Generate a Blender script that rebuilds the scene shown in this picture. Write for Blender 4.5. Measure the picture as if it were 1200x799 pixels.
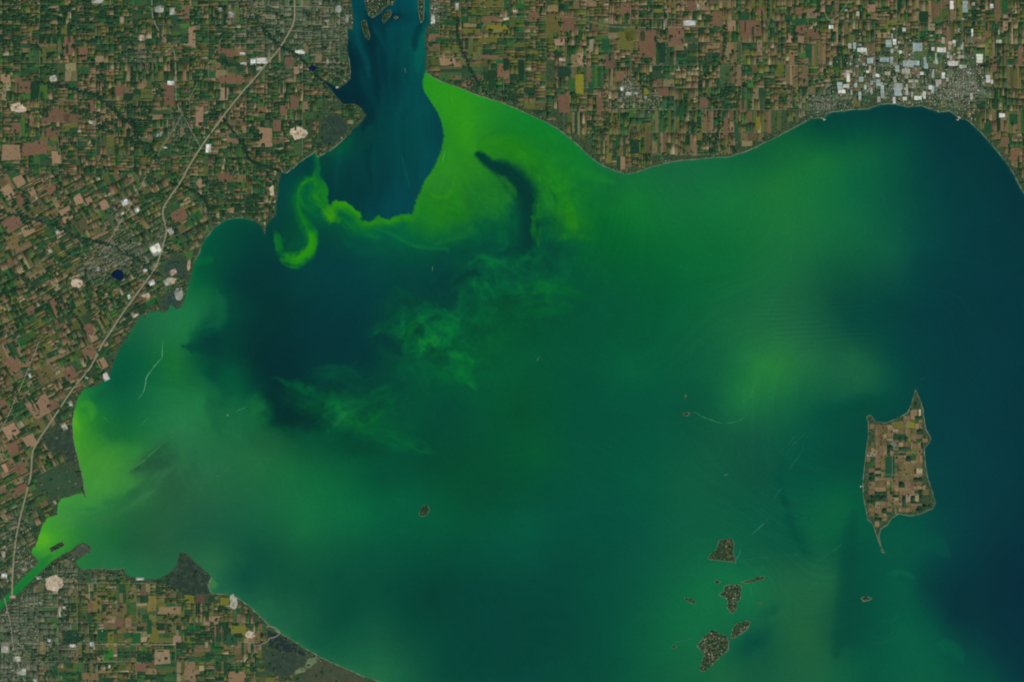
import bpy, math, random
import numpy as np
from mathutils import Vector
from mathutils.geometry import tessellate_polygon

for o in list(bpy.data.objects):
    bpy.data.objects.remove(o)
scene = bpy.context.scene
col = scene.collection
random.seed(7)
RNG = np.random.default_rng(11)

# ------------------------------------------------------------------ camera, sky, sun, exposure
S = 73.0                       # metres of ground per photograph pixel (the big island is about 14 km long)
CX, CY = 600.0, 399.5
ALT = 705000.0                 # orbit height of an earth-observing satellite
cam = bpy.data.cameras.new('camera')
cam.sensor_width = 36.0
cam.sensor_fit = 'HORIZONTAL'
cam.lens = 36.0 * ALT / (1200.0 * S)
cam.clip_start = 1000.0
cam.clip_end = 2.0e6
cam_o = bpy.data.objects.new('camera', cam)
cam_o.location = (0, 0, ALT)
col.objects.link(cam_o)
scene.camera = cam_o

SUN_EL, SUN_AZ = math.radians(48), math.radians(148)      # morning sun from the south-east
world = bpy.data.worlds.new('World')
scene.world = world
world.use_nodes = True
wn = world.node_tree.nodes
bg = wn['Background']
sky = wn.new('ShaderNodeTexSky')
sky.sky_type = 'NISHITA'
sky.sun_disc = False
sky.sun_elevation = SUN_EL
sky.sun_rotation = SUN_AZ
world.node_tree.links.new(sky.outputs[0], bg.inputs[0])
bg.inputs[1].default_value = 0.08
sun = bpy.data.lights.new('sun', 'SUN')
sun.energy = 3.2
sun.angle = math.radians(0.5)
sun.color = (1.0, 0.96, 0.90)
sun_o = bpy.data.objects.new('sun', sun)
d = Vector((math.sin(SUN_AZ) * math.cos(SUN_EL), math.cos(SUN_AZ) * math.cos(SUN_EL), math.sin(SUN_EL)))
sun_o.rotation_euler = d.to_track_quat('Z', 'Y').to_euler()
sun_o.location = d * 50000
col.objects.link(sun_o)
scene.view_settings.view_transform = 'Standard'
scene.view_settings.look = 'None'
scene.view_settings.exposure = 0.0
scene.view_settings.gamma = 1.0
scene.cycles.filter_width = 2.0      # the soft sampling of a satellite sensor

# light reaching a level surface, per channel: real albedo = displayed colour / this
KL = np.array((0.98, 0.97, 1.03))

# ------------------------------------------------------------------ small helpers
def W(px, py, z=0.0):
    return ((px - CX) * S, (CY - py) * S, z)

def lin(c):
    c = np.asarray(c, dtype=float) / 255.0
    l = np.where(c <= 0.04045, c / 12.92, ((c + 0.055) / 1.055) ** 2.4)
    return l / KL

def lin4(c):
    l = lin(c)
    return (float(l[0]), float(l[1]), float(l[2]), 1.0)

def smooth(a, b, x):
    t = np.clip((x - a) / (b - a), 0, 1)
    return t * t * (3 - 2 * t)

LATTICE = {}
def vnoise(X, Y, scale, seed):
    if seed not in LATTICE:
        LATTICE[seed] = np.random.default_rng(seed).random((257, 257))
    r = LATTICE[seed]
    x = X / scale + 1000.37
    y = Y / scale + 1000.71
    xi = np.floor(x).astype(int); yi = np.floor(y).astype(int)
    fx = x - xi; fy = y - yi
    fx = fx * fx * fx * (fx * (fx * 6 - 15) + 10); fy = fy * fy * fy * (fy * (fy * 6 - 15) + 10)
    x0 = xi % 256; y0 = yi % 256
    a = r[y0, x0]; b = r[y0, x0 + 1]; c = r[y0 + 1, x0]; e = r[y0 + 1, x0 + 1]
    return (a * (1 - fx) + b * fx) * (1 - fy) + (c * (1 - fx) + e * fx) * fy - 0.5

def fbm(X, Y, scale, seed, octv=4, gain=0.55):
    s = 0; a = 1.0; t = 0
    for i in range(octv):
        # turn the lattice every octave so no grid shows
        ca, sa = math.cos(0.6 * i + 0.35), math.sin(0.6 * i + 0.35)
        s = s + a * vnoise(X * ca - Y * sa, X * sa + Y * ca, scale / 2 ** i, seed + 17 * i)
        t += a; a *= gain
    return s / t * 2.0

def catmull(pts, n=6):
    p = [np.array(q, float) for q in pts]
    if len(p) < 3:
        return np.array(p)
    p = [2 * p[0] - p[1]] + p + [2 * p[-1] - p[-2]]
    out = []
    for i in range(1, len(p) - 2):
        for k in range(n):
            t = k / n
            out.append(0.5 * (2 * p[i] + (p[i + 1] - p[i - 1]) * t + (2 * p[i - 1] - 5 * p[i] + 4 * p[i + 1] - p[i + 2]) * t * t
                              + (3 * p[i] - p[i - 1] - 3 * p[i + 1] + p[i + 2]) * t ** 3))
    out.append(p[-2])
    return np.array(out)

def inside(poly, X, Y):
    poly = np.asarray(poly, float)
    m = np.zeros(np.shape(X), bool)
    n = len(poly)
    for i in range(n):
        x1, y1 = poly[i]; x2, y2 = poly[(i + 1) % n]
        if y1 == y2:
            continue
        c = (y1 > Y) != (y2 > Y)
        m ^= c & (X < (x2 - x1) * (Y - y1) / (y2 - y1) + x1)
    return m

def seg_dist(pts, X, Y, closed=False):
    """distance to a polyline and the position (0..1) along it"""
    pts = np.asarray(pts, float)
    best = np.full(np.shape(X), 1e9); pos = np.zeros(np.shape(X))
    n = len(pts); m = n if closed else n - 1
    for i in range(m):
        a = pts[i]; b = pts[(i + 1) % n]
        dx, dy = b - a
        L = dx * dx + dy * dy + 1e-9
        t = np.clip(((X - a[0]) * dx + (Y - a[1]) * dy) / L, 0, 1)
        dd = np.hypot(X - a[0] - t * dx, Y - a[1] - t * dy)
        k = dd < best
        best = np.where(k, dd, best); pos = np.where(k, (i + t) / m, pos)
    return best, pos

def rough_outline(pts, amp, seed, step=2.0):
    """a traced outline with small natural irregularity along it"""
    pts = np.asarray(pts, float)
    out = []
    n = len(pts)
    for i in range(n):
        a = pts[i]; b = pts[(i + 1) % n]
        L = np.hypot(*(b - a)); k = max(1, min(40, int(L / step)))
        for j in range(k):
            out.append(a + (b - a) * j / k)
    out = np.array(out)
    x, y = out[:, 0], out[:, 1]
    out = out + amp * np.stack([fbm(x, y, 7, seed, 3), fbm(x, y, 7, seed + 5, 3)], 1)
    return out

def tag(o, label=None, cat=None, group=None, kind=None):
    if label: o['label'] = label
    if cat: o['category'] = cat
    if group: o['group'] = group
    if kind: o['kind'] = kind
    return o

def link(name, me, mat=None, parent=None):
    o = bpy.data.objects.new(name, me)
    col.objects.link(o)
    if mat is not None and not me.materials:
        me.materials.append(mat)
    if parent is not None:
        o.parent = parent
    return o

def empty(name, loc, rz=0.0):
    o = bpy.data.objects.new(name, None)
    o.empty_display_size = 100
    o.location = loc
    o.rotation_euler = (0, 0, rz)
    col.objects.link(o)
    return o

def mesh_np(name, V, loops, starts, totals, colors=None):
    me = bpy.data.meshes.new(name)
    V = np.asarray(V, np.float32)
    me.vertices.add(len(V)); me.vertices.foreach_set('co', V.ravel())
    me.loops.add(len(loops)); me.loops.foreach_set('vertex_index', np.asarray(loops, np.int32))
    me.polygons.add(len(starts))
    me.polygons.foreach_set('loop_start', np.asarray(starts, np.int32))
    me.polygons.foreach_set('loop_total', np.asarray(totals, np.int32))
    me.update(calc_edges=True)
    if colors is not None:
        at = me.color_attributes.new('tint', 'FLOAT_COLOR', 'POINT')
        C = np.ones((len(V), 4), np.float32); C[:, :3] = colors
        at.data.foreach_set('color', C.ravel())
    return me

class Prisms:
    """many low prisms (outline in pixels, bottom z, top z, colour) gathered into one mesh"""
    def __init__(self): self.V = []; self.F = []; self.C = []; self.n = 0
    def add(self, outline, z0, z1, c, dz=None):
        k = len(outline); b = self.n
        for i, (x, y) in enumerate(outline):
            self.V.append(((x - CX) * S, (CY - y) * S, z0))
        for i, (x, y) in enumerate(outline):
            self.V.append(((x - CX) * S, (CY - y) * S, z1 + (dz[i] if dz else 0)))
        for i in range(k):
            j = (i + 1) % k
            self.F.append((b + j, b + i, b + k + i, b + k + j))
        self.F.append(tuple(b + k + i for i in reversed(range(k))))
        self.C += [c] * (2 * k)
        self.n += 2 * k
    def build(self, name, mat, parent=None):
        if not self.F: return None
        tot = np.array([len(f) for f in self.F]); st = np.concatenate([[0], np.cumsum(tot)[:-1]])
        me = mesh_np(name, self.V, np.concatenate([np.array(f) for f in self.F]), st, tot, np.array(self.C))
        return link(name, me, mat, parent)

# ------------------------------------------------------------------ materials
def base_mat(name, rough=0.9, spec=0.15):
    m = bpy.data.materials.new(name); m.use_nodes = True
    b = m.node_tree.nodes['Principled BSDF']
    b.inputs['Roughness'].default_value = rough
    b.inputs['Specular IOR Level'].default_value = spec
    return m, m.node_tree.nodes, m.node_tree.links, b

def tinted(name, source, amt, scale, amt2=0.0, scale2=900.0, speck=None, rough=0.9, spec=0.12, speck_size=130.0, speck_level=0.62):
    """colour from the piece itself (attribute or object colour) with ground texture over it"""
    m, n, l, b = base_mat(name, rough, spec)
    if source == 'attr':
        s = n.new('ShaderNodeAttribute'); s.attribute_name = 'tint'; out = s.outputs['Color']
    elif source == 'object':
        s = n.new('ShaderNodeObjectInfo'); out = s.outputs['Color']
    else:
        s = n.new('ShaderNodeRGB'); s.outputs[0].default_value = lin4(source); out = s.outputs[0]
    geo = n.new('ShaderNodeNewGeometry')
    def noise(sc, det, lo, hi):
        t = n.new('ShaderNodeTexNoise'); t.inputs['Scale'].default_value = 1.0 / sc; t.inputs['Detail'].default_value = det
        t.inputs['Roughness'].default_value = 0.65
        l.new(geo.outputs['Position'], t.inputs['Vector'])
        r = n.new('ShaderNodeMapRange'); r.inputs[1].default_value = 0.28; r.inputs[2].default_value = 0.72
        r.inputs[3].default_value = lo; r.inputs[4].default_value = hi
        l.new(t.outputs['Fac'], r.inputs[0])
        return r.outputs[0]
    for a, sc in ((amt, scale), (amt2, scale2)):
        if a <= 0: continue
        mu = n.new('ShaderNodeMix'); mu.data_type = 'RGBA'; mu.blend_type = 'MULTIPLY'; mu.inputs[0].default_value = 1.0
        v = noise(sc, 3.0, 1 - a, 1 + a)
        cb = n.new('ShaderNodeCombineColor')
        for i in range(3): l.new(v, cb.inputs[i])
        l.new(out, mu.inputs[6]); l.new(cb.outputs[0], mu.inputs[7])
        out = mu.outputs[2]
    if speck:
        t = n.new('ShaderNodeTexNoise'); t.inputs['Scale'].default_value = 1.0 / speck_size; t.inputs['Detail'].default_value = 2.0
        l.new(geo.outputs['Position'], t.inputs['Vector'])
        r = n.new('ShaderNodeMapRange'); r.inputs[1].default_value = speck_level; r.inputs[2].default_value = speck_level + 0.08
        r.inputs[3].default_value = 0.0; r.inputs[4].default_value = 0.7
        l.new(t.outputs['Fac'], r.inputs[0])
        mx = n.new('ShaderNodeMix'); mx.data_type = 'RGBA'
        l.new(r.outputs[0], mx.inputs[0]); l.new(out, mx.inputs[6]); mx.inputs[7].default_value = lin4(speck)
        out = mx.outputs[2]
    l.new(out, b.inputs['Base Color'])
    return m

TREE = (30, 62, 44)
M_land = tinted('scrub_and_hedge', (48, 70, 47), 0.28, 170, 0.22, 700, speck=(96, 94, 68), speck_size=150, speck_level=0.56)
M_field = tinted('field_crop', 'object', 0.16, 300, 0.10, 90, speck=(44, 72, 50), speck_level=0.64, speck_size=160)
M_patch = tinted('field_patchwork', 'attr', 0.16, 300, 0.10, 90, speck=(44, 72, 50), speck_level=0.63, speck_size=160)
M_wood = tinted('tree_canopy', 'attr', 0.2, 130, 0.12, 45)
M_woodo = tinted('tree_canopy_lot', 'object', 0.2, 130, 0.12, 45)
M_marsh = tinted('reed_marsh', 'object', 0.2, 600, 0.15, 130, speck=(58, 74, 56), speck_size=420, speck_level=0.52)
M_roof = tinted('roofs', 'attr', 0.12, 60, rough=0.7, spec=0.3)
M_roofo = tinted('roof_sheet', 'object', 0.14, 120, 0.1, 40, rough=0.7, spec=0.3)
M_yard = tinted('bare_ground', 'object', 0.25, 170, 0.2, 70)
M_road = tinted('pale_road', (136, 132, 112), 0.25, 300)
M_hwy = tinted('highway_concrete', (160, 150, 122), 0.12, 400)
M_median = tinted('highway_median', (92, 94, 62), 0.3, 200)
M_beach = tinted('beach_sand', (112, 122, 96), 0.35, 500, 0.2, 160)
M_pond = tinted('quarry_water', (2, 24, 54), 0.15, 300, rough=0.2, spec=0.4)
M_creek = tinted('creek_water', (20, 56, 58), 0.2, 300, rough=0.3, spec=0.3)
M_streak = tinted('algae_streak', 'object', 0.3, 200, 0.2, 80)
M_hull = tinted('ship_hull', (96, 66, 58), 0.1, 20)
M_deck = tinted('ship_deck', (118, 122, 112), 0.1, 20)
M_wake = tinted('ship_wake', (96, 140, 122), 0.2, 40)
M_white = tinted('ship_white', (225, 225, 220), 0.05, 20)
M_far = tinted('far_land', (72, 82, 56), 0.35, 1600, 0.3, 5000)

def water_mat():
    m, n, l, b = base_mat('algal_water', 0.4, 0.12)
    b.inputs['IOR'].default_value = 1.33
    s = n.new('ShaderNodeAttribute'); s.attribute_name = 'tint'
    geo = n.new('ShaderNodeNewGeometry')
    t = n.new('ShaderNodeTexNoise'); t.inputs['Scale'].default_value = 1 / 260.0; t.inputs['Detail'].default_value = 4
    l.new(geo.outputs['Position'], t.inputs['Vector'])
    r = n.new('ShaderNodeMapRange'); r.inputs[1].default_value = 0.25; r.inputs[2].default_value = 0.75
    r.inputs[3].default_value = 0.94; r.inputs[4].default_value = 1.06
    l.new(t.outputs['Fac'], r.inputs[0])
    cb = n.new('ShaderNodeCombineColor')
    for i in range(3): l.new(r.outputs[0], cb.inputs[i])
    mu = n.new('ShaderNodeMix'); mu.data_type = 'RGBA'; mu.blend_type = 'MULTIPLY'; mu.inputs[0].default_value = 1
    l.new(s.outputs['Color'], mu.inputs[6]); l.new(cb.outputs[0], mu.inputs[7])
    l.new(mu.outputs[2], b.inputs['Base Color'])
    return m
M_water = water_mat()

# ------------------------------------------------------------------ shorelines, traced in photograph pixels
WEST = [(-150, -150), (409, -150), (411, -60), (412, 0), (413.5, 15), (414.5, 22), (413.5, 36), (410, 35), (407.5, 37.5), (408, 49), (406, 55), (408, 66),
 (410.5, 79), (410.5, 93), (404.5, 99), (397, 103.5), (389, 99), (381, 95), (379.5, 96.5), (388, 104), (392, 111), (402, 122), (409, 121.5), (416, 122), (424, 127),
 (429.5, 135.6), (425, 142), (418, 149), (413, 152), (411, 158), (406, 161), (399, 167), (386, 177.5), (371.5, 184), (369.5, 177), (367, 179), (362, 183), (350, 191),
 (342, 199), (335, 203), (330, 201), (328, 209), (327, 216), (326, 228), (323.5, 240), (324, 252), (314, 261), (311, 268), (310, 276), (308, 270), (305, 264), (297, 258.5),
 (288, 256), (278, 255), (264, 257.5), (251, 267), (239, 282), (233, 297), (227, 308), (224, 325), (219.5, 338), (217, 350), (213.5, 359), (206, 363), (200.5, 357),
 (197, 364), (192, 366), (185, 364), (178, 366), (173, 366), (170.5, 374), (168.5, 369), (163, 373), (155, 385), (148, 398), (143, 405), (135, 420), (129.5, 437), (123, 446), (113, 452.5),
 (98, 456), (91, 467), (87, 480), (84.5, 497), (87, 520), (92, 540), (97, 560), (101, 584), (97, 577), (86, 580), (72, 584), (67.5, 591), (67, 603), (55, 606.5), (49.5, 616),
 (45, 630), (42, 639.5), (38, 642), (37, 649), (46, 657), (40, 665), (25, 678), (12, 693), (0, 705), (-60, 755), (-150, 830)]
SOUTH = [(-150, 845), (-55, 766), (0, 715), (10, 704), (25, 692), (40, 677.5), (52, 665.7), (60.6, 657.5), (73, 649.5), (82, 645.5), (90, 639), (97, 635.5), (102, 637), (106.5, 641), (105, 646),
 (96, 652), (88.5, 657), (91, 663), (97, 667), (112, 665.5), (128, 667), (145, 666), (150, 674), (160, 677), (170, 679), (190, 676.5), (200, 670), (207.5, 661.5),
 (209, 652), (211, 646.6), (218, 648), (233, 661.5), (248, 676), (244, 686), (248, 695.5), (262, 696), (275.5, 698), (288, 707), (300, 717), (315, 732), (327.5, 741.5), (342.5, 750), (357.5, 759.5),
 (375, 769.5), (400, 781), (425, 792), (450, 800), (500, 825), (560, 860), (640, 950), (-150, 950)]
NORTH = [(503, -150), (502.5, 0), (503, 9), (504, 26), (499, 34.5), (498, 49.5), (499, 64.5), (498, 80), (500, 86), (508, 91), (519, 96.5), (538.5, 103.3), (561, 112.3), (590, 121), (615, 132),
 (639, 143), (653, 150.5), (675, 168), (695, 187), (708, 195), (720, 200), (732, 204), (745, 202), (760, 197), (788, 189.5), (825, 185.5), (855, 184), (880, 175.5), (900, 165.5),
 (920, 155.5), (950, 139.5), (958, 138), (965, 139.5), (968, 135), (975, 131.5), (995, 129), (1018, 127.7), (1025, 125), (1033, 122.3), (1050, 122), (1065, 125.5), (1080, 124), (1100, 131.5), (1113, 130), (1123, 138),
 (1135, 141.7), (1150, 155.5), (1165, 173), (1178, 188), (1185.5, 200), (1200, 227), (1217, 258), (1262, 330), (1330, 400), (1400, 430), (1400, -150)]
MAINLAND = {'west': rough_outline(WEST, 0.85, 3, 1.5), 'south': rough_outline(SOUTH, 0.7, 4, 1.5), 'north': rough_outline(NORTH, 0.6, 5, 1.5)}

ISLANDS = [
 ('farmland', 'large farmed island with a patchwork of brown fields and a long thin southern spit', [(1073, 456.6), (1079.5, 471), (1082, 484), (1084.7, 502.6), (1090.5, 512), (1089.5, 518.4), (1083.4, 525), (1084.2, 542), (1087.4, 560.5), (1092.6, 576.3), (1096, 589.5), (1092.6, 596),
   (1077, 602.6), (1066, 604), (1053, 601.3), (1045, 606.6), (1040, 614.5), (1032, 619.5), (1030, 629), (1032.3, 639), (1037, 647.6), (1034, 646.5), (1029, 632), (1024, 615.8), (1016.3, 608), (1015, 597.4), (1011.6, 581.6), (1011, 565.8), (1013, 547.4),
   (1015, 529), (1017.6, 510.5), (1017.6, 494.7), (1015.8, 488), (1020, 485.5), (1025.5, 493.4), (1037.4, 495.3), (1050.5, 490.8), (1063.7, 483), (1069, 471)]),
 ('wooded', 'olive green island with fields on its eastern half, northernmost of the southern cluster', [(842.7, 632.5), (850, 631), (858, 631.3), (860.4, 636), (859, 645.5), (862.8, 659), (851, 657.3), (842.7, 656.5), (831, 655), (829, 653.5), (834.4, 647.8), (840.3, 643)]),
 ('built', 'ragged island of woods and pale plots tapering to the south, below a long thin islet', [(848.6, 686), (858, 684.5), (868.5, 685.5), (868.7, 691.6), (867.5, 702), (864, 705), (862.8, 715), (858, 719), (852, 711.7), (853.3, 702), (847.4, 699), (842, 696.3), (848.6, 692.8)]),
 ('wooded', 'long thin wooded islet stretching east from the ragged island', [(868.5, 681.5), (881.7, 678.6), (890, 675.5), (896, 674.5), (895, 678), (884, 681.7), (872, 683)]),
 ('wooded', 'tiny dark islet just west of the ragged island', [(837, 681.5), (840, 679.5), (844, 681), (842, 683.5), (838, 683)]),
 ('wooded', 'small slanted islet with a pale shore, west of the ragged island', [(800.5, 698.5), (804, 700), (809, 701.5), (815.5, 704.6), (814, 707.3), (807.5, 705), (803.5, 702)]),
 ('wooded', 'tiny dark islet east of the ragged island', [(888, 705.2), (891.5, 705.5), (893, 707), (889, 707)]),
 ('built', 'broad island with pale built-up shores and a pointed southern tip', [(836.8, 737.5), (842.7, 742.5), (851, 743.6), (854.5, 752), (853.3, 761.4), (842.7, 770.8), (834, 779), (827.3, 785), (822.6, 786.5), (820.2, 783.8), (823, 774), (825, 766), (816.7, 756.6), (828.5, 742.5)]),
 ('built', 'wooded island arm joined by a narrow neck to the broad built-up island', [(856, 747.5), (859, 735.4), (862.8, 730.6), (874.6, 727), (879.3, 728.3), (877, 735.4), (868.7, 742.5), (861.6, 746.5)]),
 ('wooded', 'tiny dark islet west of the broad built-up island', [(787, 757.5), (790, 756), (793.5, 756.5), (792, 759), (788, 759.5)]),
 ('wooded', 'lone dark round islet far out in the open green water', [(491, 601), (494, 594), (498, 591.5), (502.5, 593), (503, 598), (500, 603.5), (495, 605), (491.5, 604)]),
 ('wooded', 'tiny dark islet at the head of a curved pale streak', [(800, 485), (804, 483), (808, 483.5), (807, 486.5), (803, 487.2)]),
 ('wooded', 'speck of an islet beside the curved pale streak', [(801.5, 464.5), (803.5, 462.5), (804.5, 464), (803, 466)]),
 ('sandy', 'small sandy-rimmed islet south of the large farmed island', [(1009, 700.5), (1013, 698.7), (1018, 699), (1022, 701), (1018.5, 703), (1012, 704)]),
 ('wooded', 'dark rectangular embanked islet in the bright green river mouth', [(57.8, 642), (73, 634.2), (76.2, 639), (60, 647)]),
 ('built', 'grey and green island splitting the blue river, with a white site at its tip', [(420, -150), (455, -150), (462, -40), (463, 0), (459.5, 8), (457, 4), (450, 10), (447, 14), (443.5, 16.5), (437, 21), (432, 18.5), (429, 10), (427, 0), (424, -60)]),
 ('wooded', 'small wooded island off the tip of the grey river island', [(448, 26), (448.5, 20), (453, 13), (458, 12), (459, 16.5), (454.5, 23), (450, 28)]),
 ('wooded', 'narrow olive marsh island in the blue river', [(423, 26), (427, 24), (429.5, 26), (431.5, 34.5), (434, 44), (432, 47), (429.5, 45), (425.5, 37.5)]),
 ('built', 'slim wooded island close to the eastern river bank', [(488, -150), (495, -150), (497, 0), (497, 12), (496, 24), (493, 27.5), (491, 16.5), (490, 0)]),
 ('wooded', 'thin dark marsh islet in mid river', [(461, 21), (464.5, 19.5), (467, 21), (464, 23)]),
]
ISL = []
for i, (k, lab, pts) in enumerate(ISLANDS):
    ISL.append(rough_outline(pts, 0.55 if len(pts) > 8 else 0.3, 40 + i, 1.2))

# ------------------------------------------------------------------ the lake: one sheet, coloured by what floats in it
STEP = 1.5
MG = 150
gx = np.arange(-MG, 1200 + MG + STEP, STEP); gy = np.arange(-MG, 799 + MG + STEP, STEP)
X, Y = np.meshgrid(gx, gy)

OPEN = '''650 210 25 115 35;740 235 20 118 48;850 230 24 114 58;700 260 10 100 45;650 310 6 84 58;640 335 6 82 54;750 300 10 95 48;850 300 15 104 54;700 345 5 84 58;650 380 6 82 54;800 360 12 94 56;880 370 28 104 64;700 390 5 82 58;
910 220 30 115 55;950 225 25 112 58;1000 215 15 100 66;1022 232 17 96 70;1060 220 12 76 70;1100 230 10 65 70;1150 220 12 58 66;920 280 28 112 60;1000 280 20 100 65;1050 290 18 92 73;1080 300 10 70 72;1130 300 5 62 70;1190 300 8 58 68;920 340 28 100 62;970 330 18 88 65;1050 320 18 84 72;980 352 15 76 65;1050 352 10 68 68;1085 350 6 62 70;1150 380 4 60 70;930 390 32 104 68;1000 390 12 76 68;
900 170 18 95 55;960 150 8 72 62;1000 140 8 70 68;1040 140 8 63 66;1100 150 8 58 66;1140 150 10 58 64;960 185 25 112 55;1010 175 18 95 62;1050 170 12 80 68;1100 180 8 60 68;620 142 18 125 45;680 185 18 120 46;725 215 22 102 54;780 203 25 102 62;840 193 22 102 62;880 185 18 97 60;
505 100 42 142 32;530 110 45 146 30;560 122 38 140 38;545 150 45 142 30;522 170 40 138 35;590 135 30 128 40;590 155 25 118 42;560 170 38 130 32;520 200 44 138 35;540 222 38 125 35;510 240 35 128 30;560 245 15 92 50;570 210 32 122 38;588 232 25 110 45;600 172 35 126 30;625 190 28 118 35;645 200 28 120 35;650 230 30 120 35;668 258 32 122 32;630 262 15 90 50;690 240 15 105 45;640 285 5 80 60;
560 265 8 86 58;580 292 5 74 64;540 275 16 98 54;500 270 16 104 52;480 275 10 98 55;520 300 0 70 66;450 280 5 92 66;
360 330 0 63 66;420 312 0 67 70;330 350 0 56 58;400 360 0 61 68;340 390 0 53 58;450 335 0 66 68;290 340 0 58 60;485 318 0 69 67;430 292 2 76 71;440 405 0 55 62;370 425 0 56 62;300 420 0 51 54;330 475 0 49 52;300 448 0 60 58;380 270 0 70 66;380 300 0 65 68;520 345 0 64 62;470 360 2 76 62;500 390 8 90 55;540 390 6 86 52;560 340 8 86 55;590 330 6 80 56;600 360 8 86 50;560 420 6 86 50;620 400 6 84 54;480 420 4 78 58;
265 268 8 80 65;250 290 8 84 62;292 290 5 65 62;272 330 4 62 62;236 330 10 95 58;245 350 20 100 60;256 372 18 88 65;230 372 28 110 65;200 376 32 115 70;215 392 30 115 62;168 388 30 98 68;
150 420 12 90 62;180 432 18 100 60;207 425 28 112 50;240 402 2 62 60;135 450 12 85 65;160 460 20 100 65;200 470 30 115 65;240 470 32 118 65;254 440 8 72 62;272 440 12 90 60;280 485 25 105 65;258 485 25 100 60;110 465 20 105 60;97 478 45 140 45;89 495 72 162 35;100 512 55 140 45;120 490 25 110 52;140 500 22 100 55;150 520 34 118 52;105 530 62 140 50;130 540 62 140 55;120 562 62 142 60;158 530 50 130 58;182 508 36 116 68;172 546 40 96 64;192 536 38 96 62;215 500 40 118 74;240 540 36 106 68;200 562 42 92 64;230 560 40 98 66;148 572 56 134 60;140 592 38 108 58;110 598 55 135 64;180 577 42 100 60;
75 597 60 140 60;60 620 56 150 46;52 634 85 172 36;70 612 65 140 64;85 640 45 126 50;100 617 40 116 60;116 612 46 112 62;130 632 32 106 58;150 642 30 94 58;112 652 38 110 62;140 660 38 110 68;180 642 36 90 62;170 662 38 104 66;200 622 38 94 66;230 622 30 92 68;260 622 28 92 68;290 610 26 96 70;300 645 18 84 66;252 662 42 108 68;290 682 16 78 67;270 688 28 95 76;40 655 45 135 55;20 688 25 110 55;-20 735 20 105 50;
310 532 35 105 62;340 552 25 105 60;380 572 18 105 60;400 542 15 92 58;420 600 15 105 64;450 562 8 82 60;500 542 2 75 55;540 560 2 78 52;560 500 2 82 58;580 450 5 88 55;520 480 2 75 60;480 470 5 82 58;580 580 2 78 55;470 590 10 95 64;310 500 18 84 54;
350 622 25 105 62;400 632 18 95 65;330 642 22 88 65;450 632 12 88 65;520 612 5 88 60;580 622 5 85 65;400 672 14 80 64;460 662 14 82 66;520 690 5 70 62;500 702 5 66 58;580 690 8 72 65;330 692 20 84 64;312 702 32 100 70;345 722 28 94 70;372 752 20 88 67;440 752 24 92 67;400 722 12 77 63;445 785 32 104 70;520 790 12 76 65;590 790 12 71 65;
620 622 5 88 68;660 662 10 78 68;620 702 8 72 65;680 722 8 75 65;750 642 14 85 70;760 702 15 92 68;800 722 18 105 65;780 762 18 100 65;830 702 22 110 68;880 652 18 92 68;874 692 22 112 68;884 755 14 82 70;850 792 28 98 62;720 782 12 82 65;880 612 15 90 70;
620 422 8 88 55;680 452 5 82 62;610 482 2 80 48;630 532 5 90 52;680 502 5 80 64;650 582 5 80 65;740 432 12 95 62;760 482 10 85 67;850 422 20 98 65;890 432 35 124 60;870 472 28 115 62;830 470 15 88 65;880 512 22 88 71;800 562 18 92 67;880 562 18 85 68;740 562 8 88 67;720 592 8 82 68;
910 432 38 120 58;950 422 32 108 67;1000 422 30 102 70;1022 432 27 97 69;1045 420 10 75 72;1080 432 4 65 70;1150 452 2 62 72;920 472 22 100 65;960 472 12 85 70;1000 452 25 95 70;1028 446 20 90 71;1000 502 5 75 66;1012 470 8 78 66;930 522 12 85 70;980 542 5 78 68;960 582 12 92 68;985 592 15 98 62;1100 500 2 62 72;1150 552 2 62 72;1190 482 0 58 70;1100 592 4 68 72;1180 602 0 56 68;
960 622 15 95 65;930 642 14 84 70;920 682 32 100 68;970 682 32 102 68;940 742 35 100 62;960 790 30 98 65;1000 652 8 78 68;1000 702 8 75 67;996 742 10 76 65;1050 652 12 88 71;1080 642 12 86 74;1060 692 12 88 71;1104 660 4 65 72;1085 688 4 64 68;1120 720 0 54 66;1150 702 0 54 66;1100 742 10 84 72;1060 742 12 95 71;1130 772 8 78 72;1152 792 8 80 70;1172 762 0 56 68;1195 792 0 55 68;1030 792 12 86 68;1100 792 14 92 71;992 772 18 92 68'''
PLUME = '''420 10 0 70 84;418 35 4 76 86;440 60 0 58 72;460 90 0 57 66;480 110 0 74 84;492 62 6 88 86;470 30 2 70 82;484 20 0 64 78;500 15 4 92 98;498 110 0 72 80;450 150 0 66 72;430 180 0 61 66;490 180 0 76 82;400 190 0 66 70;380 210 0 62 66;450 210 0 62 70;470 225 0 72 85;490 222 0 72 82;420 232 0 58 64;445 245 0 70 80;413 120 0 48 58;515 150 0 66 78;505 130 0 76 82;480 150 0 76 82;412 70 0 46 58;425 90 0 60 72;400 178 4 82 66;390 190 2 72 66;384 100 6 46 56'''
HOOKBAY = '''340 200 0 68 68;332 230 0 70 71;336 262 5 68 62;350 285 10 84 56;362 230 8 92 58;372 255 4 84 62;318 262 2 70 66;322 290 0 62 62;360 205 0 64 66;380 262 4 82 64;345 255 4 74 62'''

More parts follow.
